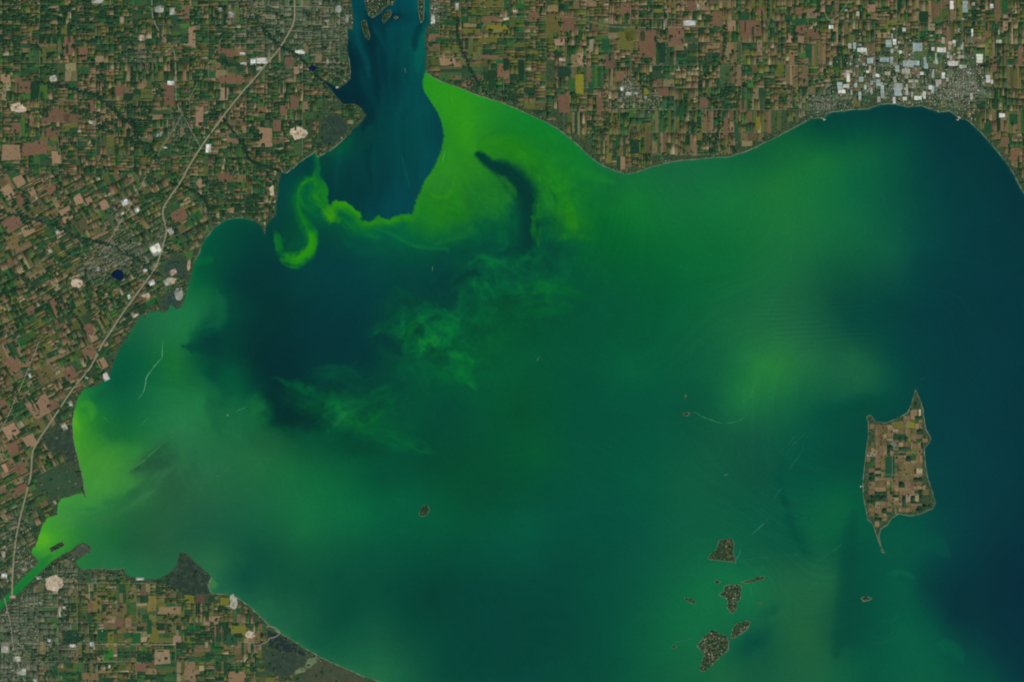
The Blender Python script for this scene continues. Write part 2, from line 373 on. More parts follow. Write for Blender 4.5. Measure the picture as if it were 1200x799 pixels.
def rbf(txt, X, Y, step=6.0, smooth_reg=2.0):
    P = np.array([[float(v) for v in r.split()] for r in txt.replace('\n', '').split(';') if r.strip()])
    xy = P[:, :2]; c = P[:, 2:] / 255.0
    r = np.hypot(xy[:, None, 0] - xy[None, :, 0], xy[:, None, 1] - xy[None, :, 1])
    n = len(P)
    A = np.zeros((n + 1, n + 1)); A[:n, :n] = -r - np.eye(n) * (-smooth_reg); A[:n, n] = 1; A[n, :n] = 1
    w = np.linalg.solve(A, np.vstack([c, np.zeros((1, 3))]))
    cx = np.arange(X.min() - step, X.max() + 2 * step, step); cy = np.arange(Y.min() - step, Y.max() + 2 * step, step)
    QX, QY = np.meshgrid(cx, cy)
    out = np.zeros(QX.shape + (3,))
    for i in range(n):
        out += -np.hypot(QX - xy[i, 0], QY - xy[i, 1])[..., None] * w[i]
    out += w[n]
    return out, cx[0], cy[0], step

def sample(field, X, Y):
    F, x0, y0, st = field
    u = np.clip((X - x0) / st, 0, F.shape[1] - 1.001); v = np.clip((Y - y0) / st, 0, F.shape[0] - 1.001)
    ui = u.astype(int); vi = v.astype(int); fu = (u - ui)[..., None]; fv = (v - vi)[..., None]
    return (F[vi, ui] * (1 - fu) + F[vi, ui + 1] * fu) * (1 - fv) + (F[vi + 1, ui] * (1 - fu) + F[vi + 1, ui + 1] * fu) * fv

def paint_lake():
    # slow stirring of the water
    wx = fbm(X, Y, 70, 101, 4); wy = fbm(X, Y, 70, 202, 4)
    stir = 0.25 + 0.75 * np.exp(-(((X - 540) / 190) ** 2 + ((Y - 350) / 120) ** 2))
    f1x = fbm(X + 14 * wx, Y + 14 * wy, 26, 303, 4); f1y = fbm(X + 14 * wx, Y + 14 * wy, 26, 404, 4)
    XW = X + 9 * wx + 11 * stir * f1x; YW = Y + 9 * wy + 11 * stir * f1y
    n7 = fbm(X + 5 * f1x, Y + 5 * f1y, 9, 505, 3); n3 = fbm(X + 3 * f1y, Y + 3 * f1x, 4.5, 506, 2)
    C = sample(rbf(OPEN, X, Y), XW, YW)
    def blend(mask, c):
        nonlocal C
        C = C * (1 - mask[..., None]) + (np.asarray(c) / 255.0 if not isinstance(c, np.ndarray) or c.ndim == 1 else c) * mask[..., None]
    def box(pts, m):
        p = np.asarray(pts, float)
        x0, y0 = p.min(0) - m; x1, y1 = p.max(0) + m
        i0, i1 = np.searchsorted(gx, [x0, x1]); j0, j1 = np.searchsorted(gy, [y0, y1])
        return slice(j0, max(j1, j0 + 2)), slice(i0, max(i1, i0 + 2))
    def stroke(pts, w, c, op=1.0, soft=1.0, warp=1.0, brk=0.0, taper=True, seed=0):
        """a soft-edged band along a curve: w half-width in pixels (one number or one per end/middle)"""
        nonlocal C
        p = catmull(pts)
        sl = box(p, 30)
        x = X[sl] + warp * 3 * f1x[sl]; y = Y[sl] + warp * 3 * f1y[sl]
        dd, t = seg_dist(p, x, y)
        dd = np.abs(dd + np.minimum(1.0, .35 * np.max(w)) * (1.3 * n7[sl] + .9 * n3[sl]))
        if isinstance(w, (list, tuple)):
            ww = np.interp(t, np.linspace(0, 1, len(w)), w)
        else:
            ww = w * (np.clip(np.minimum(t, 1 - t) * 6, 0.25, 1) if taper else 1)
        m = 1 - smooth(0, 1, (dd - ww * (1 - 0.6 * soft)) / (ww * 1.4 * soft + 0.4))
        if brk > 0:
            m = m * np.clip(1 - brk + brk * 2.0 * (0.45 + 1.3 * n7[sl] + .6 * f1x[sl]), 0, 1)
        m = (op * m)[..., None]
        C[sl] = C[sl] * (1 - m) + np.array(c) / 255.0 * m
    def blob(cx, cy, rx, ry, c, op=1.0, ang=0.0, soft=0.9, warp=1.0):
        nonlocal C
        R = max(rx, ry) * 1.8
        sl = box([(cx - R, cy - R), (cx + R, cy + R)], 2)
        wq = warp * min(1.0, min(rx, ry) / 7); x = X[sl] - cx + wq * (7 * f1x[sl] + 5 * n7[sl]); y = Y[sl] - cy + wq * (7 * f1y[sl] + 5 * n3[sl])
        a = math.radians(ang); u = x * math.cos(a) + y * math.sin(a); v = -x * math.sin(a) + y * math.cos(a)
        r = np.sqrt((u / rx) ** 2 + (v / ry) ** 2)
        m = (op * (1 - smooth(1 - soft, 1 + soft, r)))[..., None]
        C[sl] = C[sl] * (1 - m) + np.array(c) / 255.0 * m

    rb = random.Random(5)
    SHORE = np.full(X.shape, 1e9)
    def bundle(pts, spread, n, c, op=.5, w=1.0, c2=None, warp=1.6, cut=.55):
        """many fine strands drawn out along one current"""
        p = np.array(pts, float); m = len(p)
        t = np.gradient(p, axis=0); t /= np.hypot(t[:, 0], t[:, 1])[:, None] + 1e-9
        nr = np.stack([-t[:, 1], t[:, 0]], 1)
        sp = np.interp(np.linspace(0, 1, m), np.linspace(0, 1, len(spread)), spread) if isinstance(spread, (list, tuple)) else np.full(m, float(spread))
        c = (c[0] * .85, c[1], c[2])
        for k in range(n):
            o = rb.gauss(0, .5); q = p + nr * (sp * np.array([o + rb.gauss(0, .16) for _ in range(m)]))[:, None]
            q = catmull(q, 4); L = len(q); a = rb.uniform(0, cut); b = min(1, a + rb.uniform(.35, 1))
            q = q[int(a * L):max(int(b * L), int(a * L) + 3)]
            if len(q) < 3: continue
            f = rb.random(); cc = c if c2 is None else tuple(u * f + v * (1 - f) for u, v in zip(c, c2))
            dull_stroke(q, w * rb.uniform(.5, 1.6), cc, op * rb.uniform(.4, 1), warp)
    def dull_stroke(q, w, c, op, warp):
        sl = box(q, 8)
        dd, t = seg_dist(q, X[sl] + warp * 3 * f1x[sl] + 1.2 * n7[sl], Y[sl] + warp * 3 * f1y[sl] + 1.2 * n7[sl])
        ww = w * np.clip(np.minimum(t, 1 - t) * 4, .2, 1)
        m = (op * np.exp(-(dd / (ww + .55)) ** 2) * np.clip(np.minimum(t, 1 - t) * 5 + .1, 0, 1) * np.clip(.75 + .9 * n7[sl], .1, 1.2))[..., None]
        C[sl] = C[sl] * (1 - m) + np.array(c) / 255.0 * m

    # --- green curtain west of the river mouth and its filaments
    blob(575, 232, 22, 20, (30, 118, 40), .8); blob(520, 250, 28, 18, (32, 124, 32), .7)
    stroke([(497, 112), (512, 135), (522, 160), (516, 185), (500, 212)], 7, (40, 136, 34), .6, 1)
    stroke([(530, 110), (545, 128), (548, 150), (550, 170), (562, 182)], 7, (50, 148, 26), .45, 1)
    stroke([(560, 180), (590, 165), (610, 172), (630, 176)], 7, (42, 132, 24), .55, 1, 1.6, .5)
    stroke([(600, 165), (625, 172), (655, 185), (690, 205), (720, 215)], 6, (24, 122, 44), .6, 1)
    stroke([(660, 225), (667, 245), (671, 262), (672, 276)], 5, (40, 130, 26), .7, .9, 1.6, .4)
    stroke([(655, 282), (668, 277), (684, 280)], 3.5, (28, 116, 38), .6, 1, 1.6, .4)
    stroke([(630, 235), (627, 255), (628, 275), (632, 295)], 2.4, (30, 112, 42), .6, 1, 1.6, .4)
    stroke([(640, 225), (645, 240), (655, 250)], 5, (30, 118, 36), .5, 1, 1.6, .4)
    blob(640, 262, 9, 14, (6, 80, 54), .75); blob(655, 296, 16, 9, (5, 76, 60), .7); blob(575, 287, 20, 10, (4, 72, 62), .5)
    # --- dark tongue curving through the curtain
    stroke([(562, 184), (575, 192), (592, 200), (606, 212), (617, 232), (620, 255), (617, 280), (611, 304)], [4, 6, 8.5, 11.5, 12.5, 11, 9, 8, 7], (2, 54, 56), .93, 1.0, 1.5)
    stroke([(604, 228), (607, 262), (600, 295), (582, 306)], 12, (4, 68, 60), .5, 1.2, 1.6)
    stroke([(618, 250), (616, 285), (608, 312), (590, 318)], 9, (4, 62, 58), .5, 1.2, 1.6)
    stroke([(585, 205), (598, 218), (604, 232)], 3, (40, 128, 36), .55, 1)
    stroke([(588, 268), (600, 292), (622, 300), (634, 296)], 4, (8, 82, 56), .5, 1, 2, .5)

    # --- dark river water behind a sharp front
    front = [(503, -160), (505, 60), (497, 89), (495, 96.5), (497.5, 108), (505, 119), (513.5, 132), (518.5, 146), (520.5, 160), (518, 173), (511, 192), (504, 204), (496.5, 214), (493, 222), (489.5, 230.5), (485, 244), (483, 252),
             (473, 252), (465, 253.5), (457, 257.5), (446.5, 257.5), (444, 252), (440, 255.5), (432.5, 260.5), (424.5, 259), (423, 248.5), (416, 247.5), (413, 241.5), (403, 236.5), (393, 236.5), (388, 240), (386, 245), (385.5, 241),
             (383.5, 233), (385, 222), (380, 213), (375, 204), (375, 196), (373, 186), (380, 150), (360, 90), (380, 40), (400, -160)]
    fw = 1.0
    rag = 1 - .75 * ((Y < 205) & (X > 480)); xf = X + 1.6 * f1x + rag * 2.2 * fbm(X, Y, 7, 77, 3); yf = Y + 1.6 * f1y + rag * 2.6 * fbm(X, Y, 6, 78, 3)
    ins = inside(front, xf, yf)
    dd, _ = seg_dist(front, X[box(front, 40)], Y[box(front, 40)], True)
    D = np.full(X.shape, 60.0); D[box(front, 40)] = dd
    east = smooth(500, 520, X) * 0 + ((Y < 210) & (X > 480))
    # scum pushed up against the front (south side)
    rim_line = [(366, 209), (376, 216), (379, 233), (383.5, 249), (393, 238), (403, 238), (414, 243), (424, 259), (433, 262), (444, 254), (457, 259), (473, 254), (484, 254), (490, 231), (497, 216), (506, 206)]
    sl = box(rim_line, 45)
    rd, rt = seg_dist(catmull(rim_line, 4), X[sl] + 2 * f1x[sl], Y[sl] + 2 * f1y[sl])
    below = smooth(30, 2, rd) * (1 - np.exp(-0))
    g = np.exp(-(rd / 13) ** 1.2) * np.interp(rt, [0, .12, .25, .4, .55, .7, .85, 1], [.3, .5, .95, 1, .9, .55, .6, .5])
    yb = np.clip(0.75 + 0.9 * fbm(X[sl], Y[sl], 16, 55, 4), 0, 1)
    m = np.clip(g * yb, 0, 1)[..., None]
    C[sl] = C[sl] * (1 - .8 * m) + np.array((26, 122, 36)) / 255 * .8 * m
    g2 = np.exp(-(rd / 4.2) ** 1.6) * np.interp(rt, [0, .1, .2, .35, .55, .72, .78, 1], [.2, .45, .95, 1, 1, .5, .55, .5]) * np.clip(0.72 + 1.1 * fbm(X[sl], Y[sl], 11, 66, 3), 0, 1)
    m = np.clip(g2, 0, 1)[..., None]
    C[sl] = C[sl] * (1 - .9 * m) + np.array((58, 148, 16)) / 255 * .9 * m
    blob(387, 252, 9, 5, (66, 156, 14), .85, 35); blob(403, 240, 9, 3, (58, 148, 18), .75); blob(372, 222, 6, 8, (44, 140, 26), .6)
    blob(436, 262, 10, 3.5, (50, 142, 20), .75); blob(412, 256, 9, 4, (8, 96, 62), .5); blob(445, 274, 25, 6, (4, 88, 68), .5)
    # wispy outliers south of the front
    stroke([(440, 268), (462, 276), (480, 285), (500, 290), (522, 291), (525, 297)], 2.0, (20, 112, 56), .6, 1, .8, .3)
    stroke([(505, 286), (525, 281), (545, 276), (555, 266)], 2.4, (28, 108, 52), .5, 1, .8, .3)
    stroke([(470, 258), (473, 272), (482, 284)], 3, (12, 96, 62), .5, 1)
    stroke([(402, 280), (415, 290), (432, 296), (455, 292)], 4, (4, 86, 72), .5, 1)
    # round patch with a limy rim
    blob(517, 216, 15, 11, (40, 124, 46), .6, 0, .4, .4)
    stroke([(499, 222), (506, 228), (516, 231), (526, 228), (531, 219), (533, 208)], 1.6, (62, 150, 34), .35, 1, .8, .4)

    # --- hook of scum in the western bay
    sb = [(320, 190), (368, 180), (372, 190), (370, 206), (378, 215), (381, 225), (381, 245), (386, 252), (378, 262), (364, 268), (366, 290), (350, 300), (318, 302), (312, 270)]
    slh = box(sb, 25)
    hd = seg_dist(sb, X[slh], Y[slh], True)[0]
    hin = inside(sb, X[slh] + 2 * f1x[slh], Y[slh] + 2 * f1y[slh])
    hm = np.where(hin, np.clip(.35 + hd / 8, 0, 1), np.clip(.35 - hd / 12, 0, 1))[..., None]
    C[slh] = C[slh] * (1 - hm) + sample(rbf(HOOKBAY, X, Y), XW[slh], YW[slh]) * hm
    blob(363, 226, 10, 14, (10, 98, 54), .65); blob(370, 246, 10, 9, (6, 92, 60), .55); blob(346, 270, 12, 16, (6, 80, 56), .5); blob(344, 232, 6, 18, (4, 84, 62), .5)
    G1, G2, G3 = (34, 132, 26), (56, 150, 20), (14, 104, 46)
    limb = [(366, 209), (360, 211), (352, 216), (350, 230), (351, 248), (356, 258), (360, 268), (364, 276), (365.5, 288), (361, 297), (348, 303), (336, 302)]
    stroke(limb, [4, 4, 5, 5, 5, 5, 5, 5, 5, 6, 6, 5], G3, .75, 1, 1.6, .4)
    stroke(limb, [2, 1.8, 1.6, 1.2, 1.2, 1.8, 1.6, 2.2, 3, 3.4, 3.6, 2.4], G1, .75, 1, 1.4, .5)
    bundle(limb[2:9], [6, 5, 5, 6, 8, 9, 8], 22, G1, .55, 1.0, G3, 1.4)
    bundle(limb[6:], [3, 4, 6, 8, 9, 9], 26, G2, .62, 1.0, G1, 1.0)
    bundle([(361, 297), (352, 302), (342, 304), (333, 302), (328, 299)], [6, 7, 7, 6, 4], 18, G2, .6, .9, G1, .8, .3)
    bundle([(367, 209), (369, 216), (371, 224), (369, 231), (373, 238), (380, 245), (386, 252)], [6, 9, 11, 11, 10, 9, 7], 34, G2, .6, 1.0, G1, 1.6)
    bundle([(352, 217), (358, 224), (364, 234), (372, 244), (380, 252)], [6, 12, 18, 16, 8], 18, G3, .45, 1.3, (10, 96, 54), 1.8)
    bundle([(350, 216), (358, 212), (367, 210)], [3, 5, 3], 8, G2, .6, .9, G1)
    bundle([(328, 301), (328, 292), (325.5, 280), (323, 268)], [4, 4, 4, 3], 18, (34, 128, 40), .75, .9, G3, .6, .3)
    bundle([(337, 302), (331, 294), (329, 284), (332, 276)], [4, 6, 6, 6], 7, G3, .5, .9)
    bundle([(331, 286), (342, 282), (356, 284)], [10, 14, 12], 8, (12, 92, 50), .35, 1.3)
    bundle([(369.5, 186), (371, 198), (371, 207), (377, 216), (381, 224), (379.5, 233), (382, 243)], [1.5, 2, 3, 4, 4, 4, 4], 12, (20, 108, 46), .55, .8, G1, .8)
    blob(375, 188, 6, 3, (16, 104, 46), .8); blob(384, 254, 8, 5, (60, 150, 18), .7, 20); blob(398, 178, 16, 5, (6, 84, 60), .6, -35)
    bundle([(384, 250), (390, 243), (398, 239), (410, 243), (420, 252), (428, 262)], [5, 9, 10, 9, 8, 6], 22, (64, 154, 16), .55, 1.1, G1, 1.6)
    bundle([(386, 252), (400, 254), (414, 262), (432, 268), (455, 270)], [8, 12, 12, 10, 8], 14, (14, 108, 46), .4, 1.4, G1, 1.6)
    bundle([(428, 262), (440, 260), (455, 261), (470, 257), (484, 256)], [6, 8, 8, 8, 6], 16, (50, 144, 22), .5, 1.0, G1, 1.4)

    # river water goes in last so its front stays crisp
    PC = sample(rbf(PLUME, X, Y), X + 5 * wx, Y + 3 * wy)
    ribs = vnoise(X + 6 * f1x, Y * .12, 7, 500) + .7 * vnoise(X + 4 * f1x, Y * .1, 3.4, 501)
    PC = PC * (1 + .10 * ribs[..., None])
    edge = np.where(ins, 1, np.clip(1 - D / 1.6, 0, 1) * .0)
    k = np.where(ins, np.clip(.55 + D / 3.0, 0, 1), 0.0)
    C = C * (1 - k[..., None]) + PC * k[..., None]
    # shallows and weed round the river islands, currents and the dark western bank
    for cx, cy, rx, ry, an in ((441, 16, 16, 9, 0), (453, 24, 11, 7, -40), (429, 36, 8, 14, 15), (494, 24, 6, 9, 0), (464, 21, 8, 4, 0), (437, 48, 7, 14, 10)):
        blob(cx, cy, rx, ry, (4, 46, 56), .6, an, .9, .6)
    stroke([(431, 22), (434, 50), (440, 85), (443, 120)], 4, (0, 46, 58), .55, 1, .6)
    stroke([(450, 28), (449, 60), (452, 100)], 3, (0, 50, 62), .5, 1, .6)
    stroke([(493, 28), (487, 45), (485, 60)], 4, (0, 50, 60), .6, 1, .6)
    stroke([(417, 20), (420, 45), (428, 70), (432, 90)], 3, (2, 82, 92), .5, 1, .6)
    stroke([(437, 30), (446, 45), (452, 60)], 2, (2, 74, 88), .5, 1, .6)
    stroke([(499, 36), (492, 60), (490, 85)], 4, (10, 98, 92), .55, 1, .5)
    stroke([(410, 50), (413, 90), (420, 112), (433, 135), (424, 152)], 6, (0, 44, 56), .65, 1, .6)
    stroke([(392, 105), (405, 116), (425, 122)], 6, (2, 42, 54), .7, 1)
    stroke([(470, 180), (476, 205), (480, 220)], 1.2, (8, 88, 96), .5, 1, .2)
    stroke([(383, 182), (400, 173), (414, 160)], 4, (6, 84, 60), .6, 1)

    # --- churned wisps in the middle of the basin
    wl, wd, wb = (14, 104, 52), (8, 92, 58), (28, 122, 46)
    blob(500, 395, 44, 26, (8, 88, 54), .45); blob(455, 383, 16, 9, (10, 92, 60), .55, -15); blob(530, 432, 16, 16, (12, 102, 50), .5); blob(548, 395, 18, 30, (8, 92, 50), .4)
    for pts, sp, n, c, op, w in [
        ([(456, 334), (466, 343), (478, 347), (490, 355), (506, 358), (513, 351)], [4, 6, 7, 7, 6, 4], 10, wd, .5, 1.1),
        ([(434, 385), (447, 380), (460, 372), (478, 364), (495, 362), (515, 360)], [4, 10, 14, 14, 12, 8], 22, wd, .42, 1.3),
        ([(437, 388), (450, 386), (463, 390), (472, 384), (480, 372)], [3, 7, 9, 9, 7], 14, wl, .45, 1.2),
        ([(466, 403), (476, 397), (483, 389), (490, 380), (500, 374)], [6, 7, 7, 7, 6], 16, wb, .5, 1.1),
        ([(484, 387), (487, 398), (496, 406), (506, 401), (515, 389)], [5, 7, 7, 7, 5], 18, wb, .55, 1.0),
        ([(475, 414), (488, 410), (498, 402), (502, 390), (500, 378)], [6, 8, 8, 8, 6], 14, wl, .45, 1.1),
        ([(505, 372), (520, 371), (533, 373), (537, 380), (532, 390), (520, 396)], [5, 7, 8, 8, 8, 8], 18, wl, .5, 1.1),
        ([(500, 418), (518, 413), (533, 419), (540, 430), (542, 441), (552, 450), (562, 456)], [8, 9, 9, 9, 8, 6, 6], 26, (20, 116, 46), .5, 1.2),
        ([(520, 430), (530, 436), (538, 444)], [14, 14, 10], 10, wl, .35, 1.6),
        ([(455, 452), (462, 438), (476, 430), (492, 434), (508, 446)], [10, 14, 14, 12, 10], 18, wd, .4, 1.4),
        ([(536, 322), (550, 310), (564, 306), (580, 309), (598, 306)], [4, 7, 8, 9, 10], 18, wl, .45, 1.1),
        ([(545, 352), (548, 340), (556, 330), (566, 338), (572, 352), (570, 370)], [6, 7, 6, 8, 10, 14], 20, wl, .45, 1.1),
        ([(540, 365), (552, 356), (566, 356), (585, 350)], [8, 12, 16, 20], 18, wd, .4, 1.4),
        ([(545, 400), (550, 385), (560, 372), (580, 366), (600, 372)], [8, 12, 16, 20, 22], 20, wl, .35, 1.4),
        ([(560, 300), (582, 314), (606, 312), (628, 300), (642, 294)], [6, 10, 12, 12, 8], 20, wl, .4, 1.1),
        ([(570, 325), (600, 330), (630, 326), (662, 318), (690, 322)], [12, 18, 20, 18, 12], 26, wd, .4, 1.3),
        ([(590, 350), (622, 342), (645, 340), (668, 343), (690, 352)], [14, 16, 16, 14, 10], 26, (20, 106, 44), .45, 1.2),
        ([(600, 372), (640, 366), (668, 360)], [18, 18, 12], 14, wl, .3, 1.6),
        ([(690, 305), (704, 318), (712, 328), (706, 340)], [8, 8, 7, 6], 8, wl, .4, 1.2),
        ([(622, 198), (632, 218), (630, 240), (628, 262), (632, 290)], [8, 8, 6, 6, 8], 20, (34, 118, 36), .45, .9),
        ([(632, 200), (645, 215), (658, 232), (668, 252), (673, 274)], [16, 16, 12, 9, 7], 26, (40, 128, 28), .42, 1.1),
        ([(640, 218), (646, 236), (650, 256)], [12, 14, 10], 10, (14, 94, 46), .4, 1.2),
        ([(650, 283), (666, 278), (684, 280), (700, 286)], [6, 7, 7, 6], 12, (30, 118, 38), .45, 1.0),
        ([(562, 178), (582, 166), (602, 166), (622, 174), (640, 186)], [12, 14, 16, 14, 12], 26, (46, 136, 26), .42, 1.2),
        ([(520, 205), (530, 222), (528, 240), (545, 252), (570, 250)], [16, 18, 16, 14, 10], 16, (44, 134, 28), .35, 1.4),
        ([(505, 285), (525, 281), (545, 276), (558, 264), (575, 258)], [5, 6, 6, 7, 8], 14, (28, 110, 48), .4, 1.0),
        ([(586, 236), (592, 262), (588, 285), (572, 298)], [8, 10, 10, 10], 12, (12, 96, 56), .4, 1.2)]:
        bundle(pts, sp, n, c, op, w, (c[0] * .5, c[1] * .86, c[2] * 1.05), 1.8)
    for pts, w, c, op in [
        ([(531, 333), (541, 325), (552, 320), (563, 322)], 2.6, (2, 60, 56), .8),
        ([(530, 343), (536, 338)], 2.5, (2, 62, 58), .6),
        ([(518, 358), (528, 352), (535, 344)], 7, (0, 62, 60), .8),
        ([(503, 376), (512, 374), (518, 377)], 3.5, (4, 66, 54), .7),
        ([(486, 392), (490, 386)], 3, (4, 70, 56), .6),
        ([(472, 350), (483, 358)], 3, (0, 66, 62), .5),
        ([(470, 415), (455, 400), (440, 395)], 8, (0, 56, 62), .7)]:
        stroke(pts, w, c, op, 1, 1.6, .2)
    # --- pale wisps south of the deep blue pool
    blob(392, 438, 24, 9, (6, 82, 62), .6, -8); blob(362, 470, 26, 13, (8, 82, 56), .6, 15); blob(408, 474, 36, 12, (10, 90, 52), .6, -10)
    blob(345, 491, 32, 10, (0, 48, 50), .8, 6); blob(318, 475, 10, 16, (0, 48, 52), .6); blob(415, 492, 30, 10, (14, 94, 48), .6, -12); blob(420, 522, 22, 9, (4, 66, 48), .5); blob(450, 500, 26, 12, (10, 92, 50), .5)
    for pts, sp, n, c, op, w in [
        ([(316, 440), (333, 447), (346, 451), (358, 457), (372, 459), (388, 456)], [1.5, 3, 5, 6, 6, 6], 18, (38, 106, 54), .5, .9),
        ([(325, 446), (342, 458), (362, 467), (385, 470), (405, 466)], [4, 10, 14, 14, 12], 24, (18, 94, 52), .42, 1.2),
        ([(345, 475), (365, 480), (388, 476), (412, 470), (440, 458), (462, 450)], [8, 10, 12, 14, 14, 10], 24, (16, 98, 50), .42, 1.3),
        ([(362, 507), (382, 495), (400, 484), (420, 474), (440, 468)], [7, 9, 9, 9, 8], 24, (36, 108, 56), .42, .7),
        ([(380, 505), (396, 494), (412, 482)], [6, 6, 6], 10, (44, 112, 60), .45, .6),
        ([(392, 484), (410, 492), (428, 500), (445, 507)], [8, 9, 9, 8], 14, (32, 104, 48), .4, .8),
        ([(398, 502), (415, 500), (435, 495), (450, 486)], [7, 8, 8, 7], 14, (30, 106, 44), .45, 1.1),
        ([(430, 500), (450, 508), (466, 509), (476, 517), (492, 523), (515, 532)], [8, 9, 9, 9, 8, 6], 26, (22, 106, 52), .42, 1.0),
        ([(440, 520), (455, 522), (472, 526), (500, 530)], [8, 10, 8, 6], 10, (14, 100, 54), .4, 1.2),
        ([(365, 440), (385, 432), (405, 436), (418, 446), (430, 452)], [8, 10, 10, 9, 8], 16, (8, 86, 62), .42, 1.4),
        ([(420, 480), (438, 488), (455, 478), (470, 462)], [10, 12, 12, 10], 16, (12, 98, 50), .4, 1.3)]:
        bundle(pts, sp, n, (c[0] * .75, c[1], c[2]), op, w, (c[0] * .4, c[1] * .86, c[2] * 1.05), 1.2)
    blob(302, 480, 13, 14, (26, 108, 54), .7); blob(310, 520, 20, 10, (32, 96, 60), .4)

    # --- west bays
    stroke([(226, 392), (244, 388), (258, 376), (260, 355), (252, 340)], 5, (22, 104, 66), .45, 1)
    stroke([(224, 305), (240, 306), (250, 302)], 4, (14, 102, 56), .6, 1)
    blob(246, 397, 15, 8, (2, 60, 62), .6, 20); stroke([(215, 405), (240, 408), (262, 415)], 6, (2, 62, 60), .6, 1)
    stroke([(244, 464), (250, 485), (258, 508)], 6, (22, 92, 60), .45, 1.2); blob(262, 460, 10, 12, (12, 78, 58), .5)
    stroke([(212, 425), (222, 440), (240, 450), (262, 470)], 5, (22, 102, 58), .5, 1)
    blob(88, 492, 4, 10, (80, 168, 34), .75, 0, .8); stroke([(95, 476), (106, 475), (108, 490)], 4, (58, 146, 42), .6, 1)
    blob(136, 505, 22, 9, (22, 100, 56), .6, 15); blob(115, 550, 18, 22, (64, 144, 52), .6); blob(52, 634, 6, 6, (84, 168, 36), .7)
    for pts, sp, n, c, op, w in [
        ([(146, 557), (162, 550), (178, 543), (192, 536), (206, 528)], [2, 5, 9, 12, 12], 26, (42, 84, 60), .36, 1.5),
        ([(118, 598), (142, 588), (164, 574), (186, 564), (206, 556)], [6, 8, 9, 10, 10], 22, (42, 94, 60), .36, 1.5),
        ([(146, 594), (170, 579), (188, 562), (210, 548)], [7, 8, 8, 8], 14, (66, 116, 78), .3, 1.1),
        ([(108, 618), (136, 603), (160, 588), (182, 574)], [8, 10, 10, 8], 16, (66, 116, 74), .28, 1.3),
        ([(76, 597), (104, 600), (130, 592), (150, 584)], [5, 6, 7, 6], 12, (40, 112, 58), .36, 1.3),
        ([(120, 632), (148, 616), (176, 604), (205, 592)], [8, 14, 16, 14], 14, (44, 96, 62), .3, 1.8),
        ([(205, 500), (212, 530), (225, 560), (240, 590)], [16, 20, 22, 24], 14, (48, 112, 68), .25, 2.2)]:
        bundle(pts, sp, n, c, op, w, None, .8)
    stroke([(132, 640), (134, 625), (150, 612)], 4, (26, 104, 52), .4, 1)
    stroke([(248, 688), (250, 680)], 5, (68, 130, 66), .7, 1)
    stroke([(60, 650), (42, 668), (20, 686), (-10, 716)], 5, (28, 118, 48), .6, 1, .2)

    # --- east: fronts, wisps round the islands
    stroke([(1000, 600), (997, 622), (994, 655), (990, 700), (986, 735), (980, 765)], [4, 7, 8, 8, 8, 5], (8, 74, 64), .5, 1.2, .6)
    bundle([(914, 520), (913, 560), (920, 600), (928, 622), (942, 644), (956, 660)], [8, 9, 10, 10, 9, 7], 16, (8, 76, 66), .25, 2.4, None, .8)
    stroke([(868, 472), (882, 455), (894, 432), (905, 415)], 6, (42, 126, 60), .28, 1.2, 1.5)
    stroke([(900, 560), (960, 560)], 10, (8, 84, 66), .3, 1)
    blob(882, 752, 24, 9, (8, 76, 68), .5, -38, 1.0, .6); blob(903, 716, 12, 5, (14, 80, 68), .4, -25, 1.0, .5); blob(830, 690, 25, 10, (18, 108, 62), .4)
    stroke([(1040, 672), (1058, 670), (1072, 676)], 3, (16, 98, 74), .5, 1); stroke([(1100, 755), (1118, 760), (1128, 775)], 6, (14, 98, 74), .5, 1)
    stroke([(1068, 640), (1095, 637), (1112, 650)], 7, (12, 84, 72), .5, 1)
    blob(1000, 478, 40, 9, (6, 74, 64), .4, -12)
    for q, (ex, ey, er) in enumerate([(1030, 745, 26), (1030, 745, 18), (1040, 730, 12)]):
        a = np.linspace(.1, 2.2, 8)
        stroke([(ex + er * math.cos(t), ey - 12 + er * .75 * math.sin(t)) for t in a], 1.1, (22, 98, 78), .28, 1, .6)
    # faint long swell lines between the northern bloom and the farmed island
    band = np.exp(-((Y - 380) / 26) ** 2) * smooth(870, 900, X) * (1 - smooth(1000, 1040, X))
    sw = np.sin((Y + 2.5 * wx + .03 * X) * 1.15) * (.4 + fbm(X, Y * 3, 30, 808, 2))
    C = C * (1 + .055 * (band * sw)[..., None])

    # filaments everywhere, strongest in the churned middle; quiet in the blue water
    gm = np.clip((C[..., 1] * 255 - 62) / 40, 0, 1)
    cloud = np.exp(-((X - 500) / 62) ** 2 - ((Y - 395) / 48) ** 2) + .8 * np.exp(-((X - 400) / 55) ** 2 - ((Y - 478) / 26) ** 2) + .8 * np.exp(-((X - 590) / 70) ** 2 - ((Y - 330) / 40) ** 2) + .6 * np.exp(-((X - 630) / 60) ** 2 - ((Y - 230) / 55) ** 2)
    cl = fbm(X + 20 * f1x + 8 * n7, Y + 20 * f1y + 8 * n7, 22, 640, 5); rg = np.clip(1 - 3.2 * np.abs(fbm(X + 16 * f1y, Y + 16 * f1x, 24, 641, 4)), 0, 1)
    C = C + (np.clip(cloud, 0, 1) * np.clip(.25 + gm, 0, 1) * (1.25 * cl + .85 * rg - .24))[..., None] * np.array((7, 24, 2)) / 255
    fil = 1 - np.abs(fbm(X + 22 * wx + 8 * f1x, Y + 22 * wy + 8 * f1y, 34, 612, 4)) * 2.6
    fil2 = fbm(X + 16 * f1x, Y + 16 * f1y, 15, 613, 4)
    amp = (.0 + .12 * np.clip(stir - .3, 0, 1)) * gm
    C = C * (1 + (amp * (np.clip(fil, 0, 1) ** 3 - .25) + .6 * amp * fil2)[..., None] * np.array((1.5, 1.0, .55)))
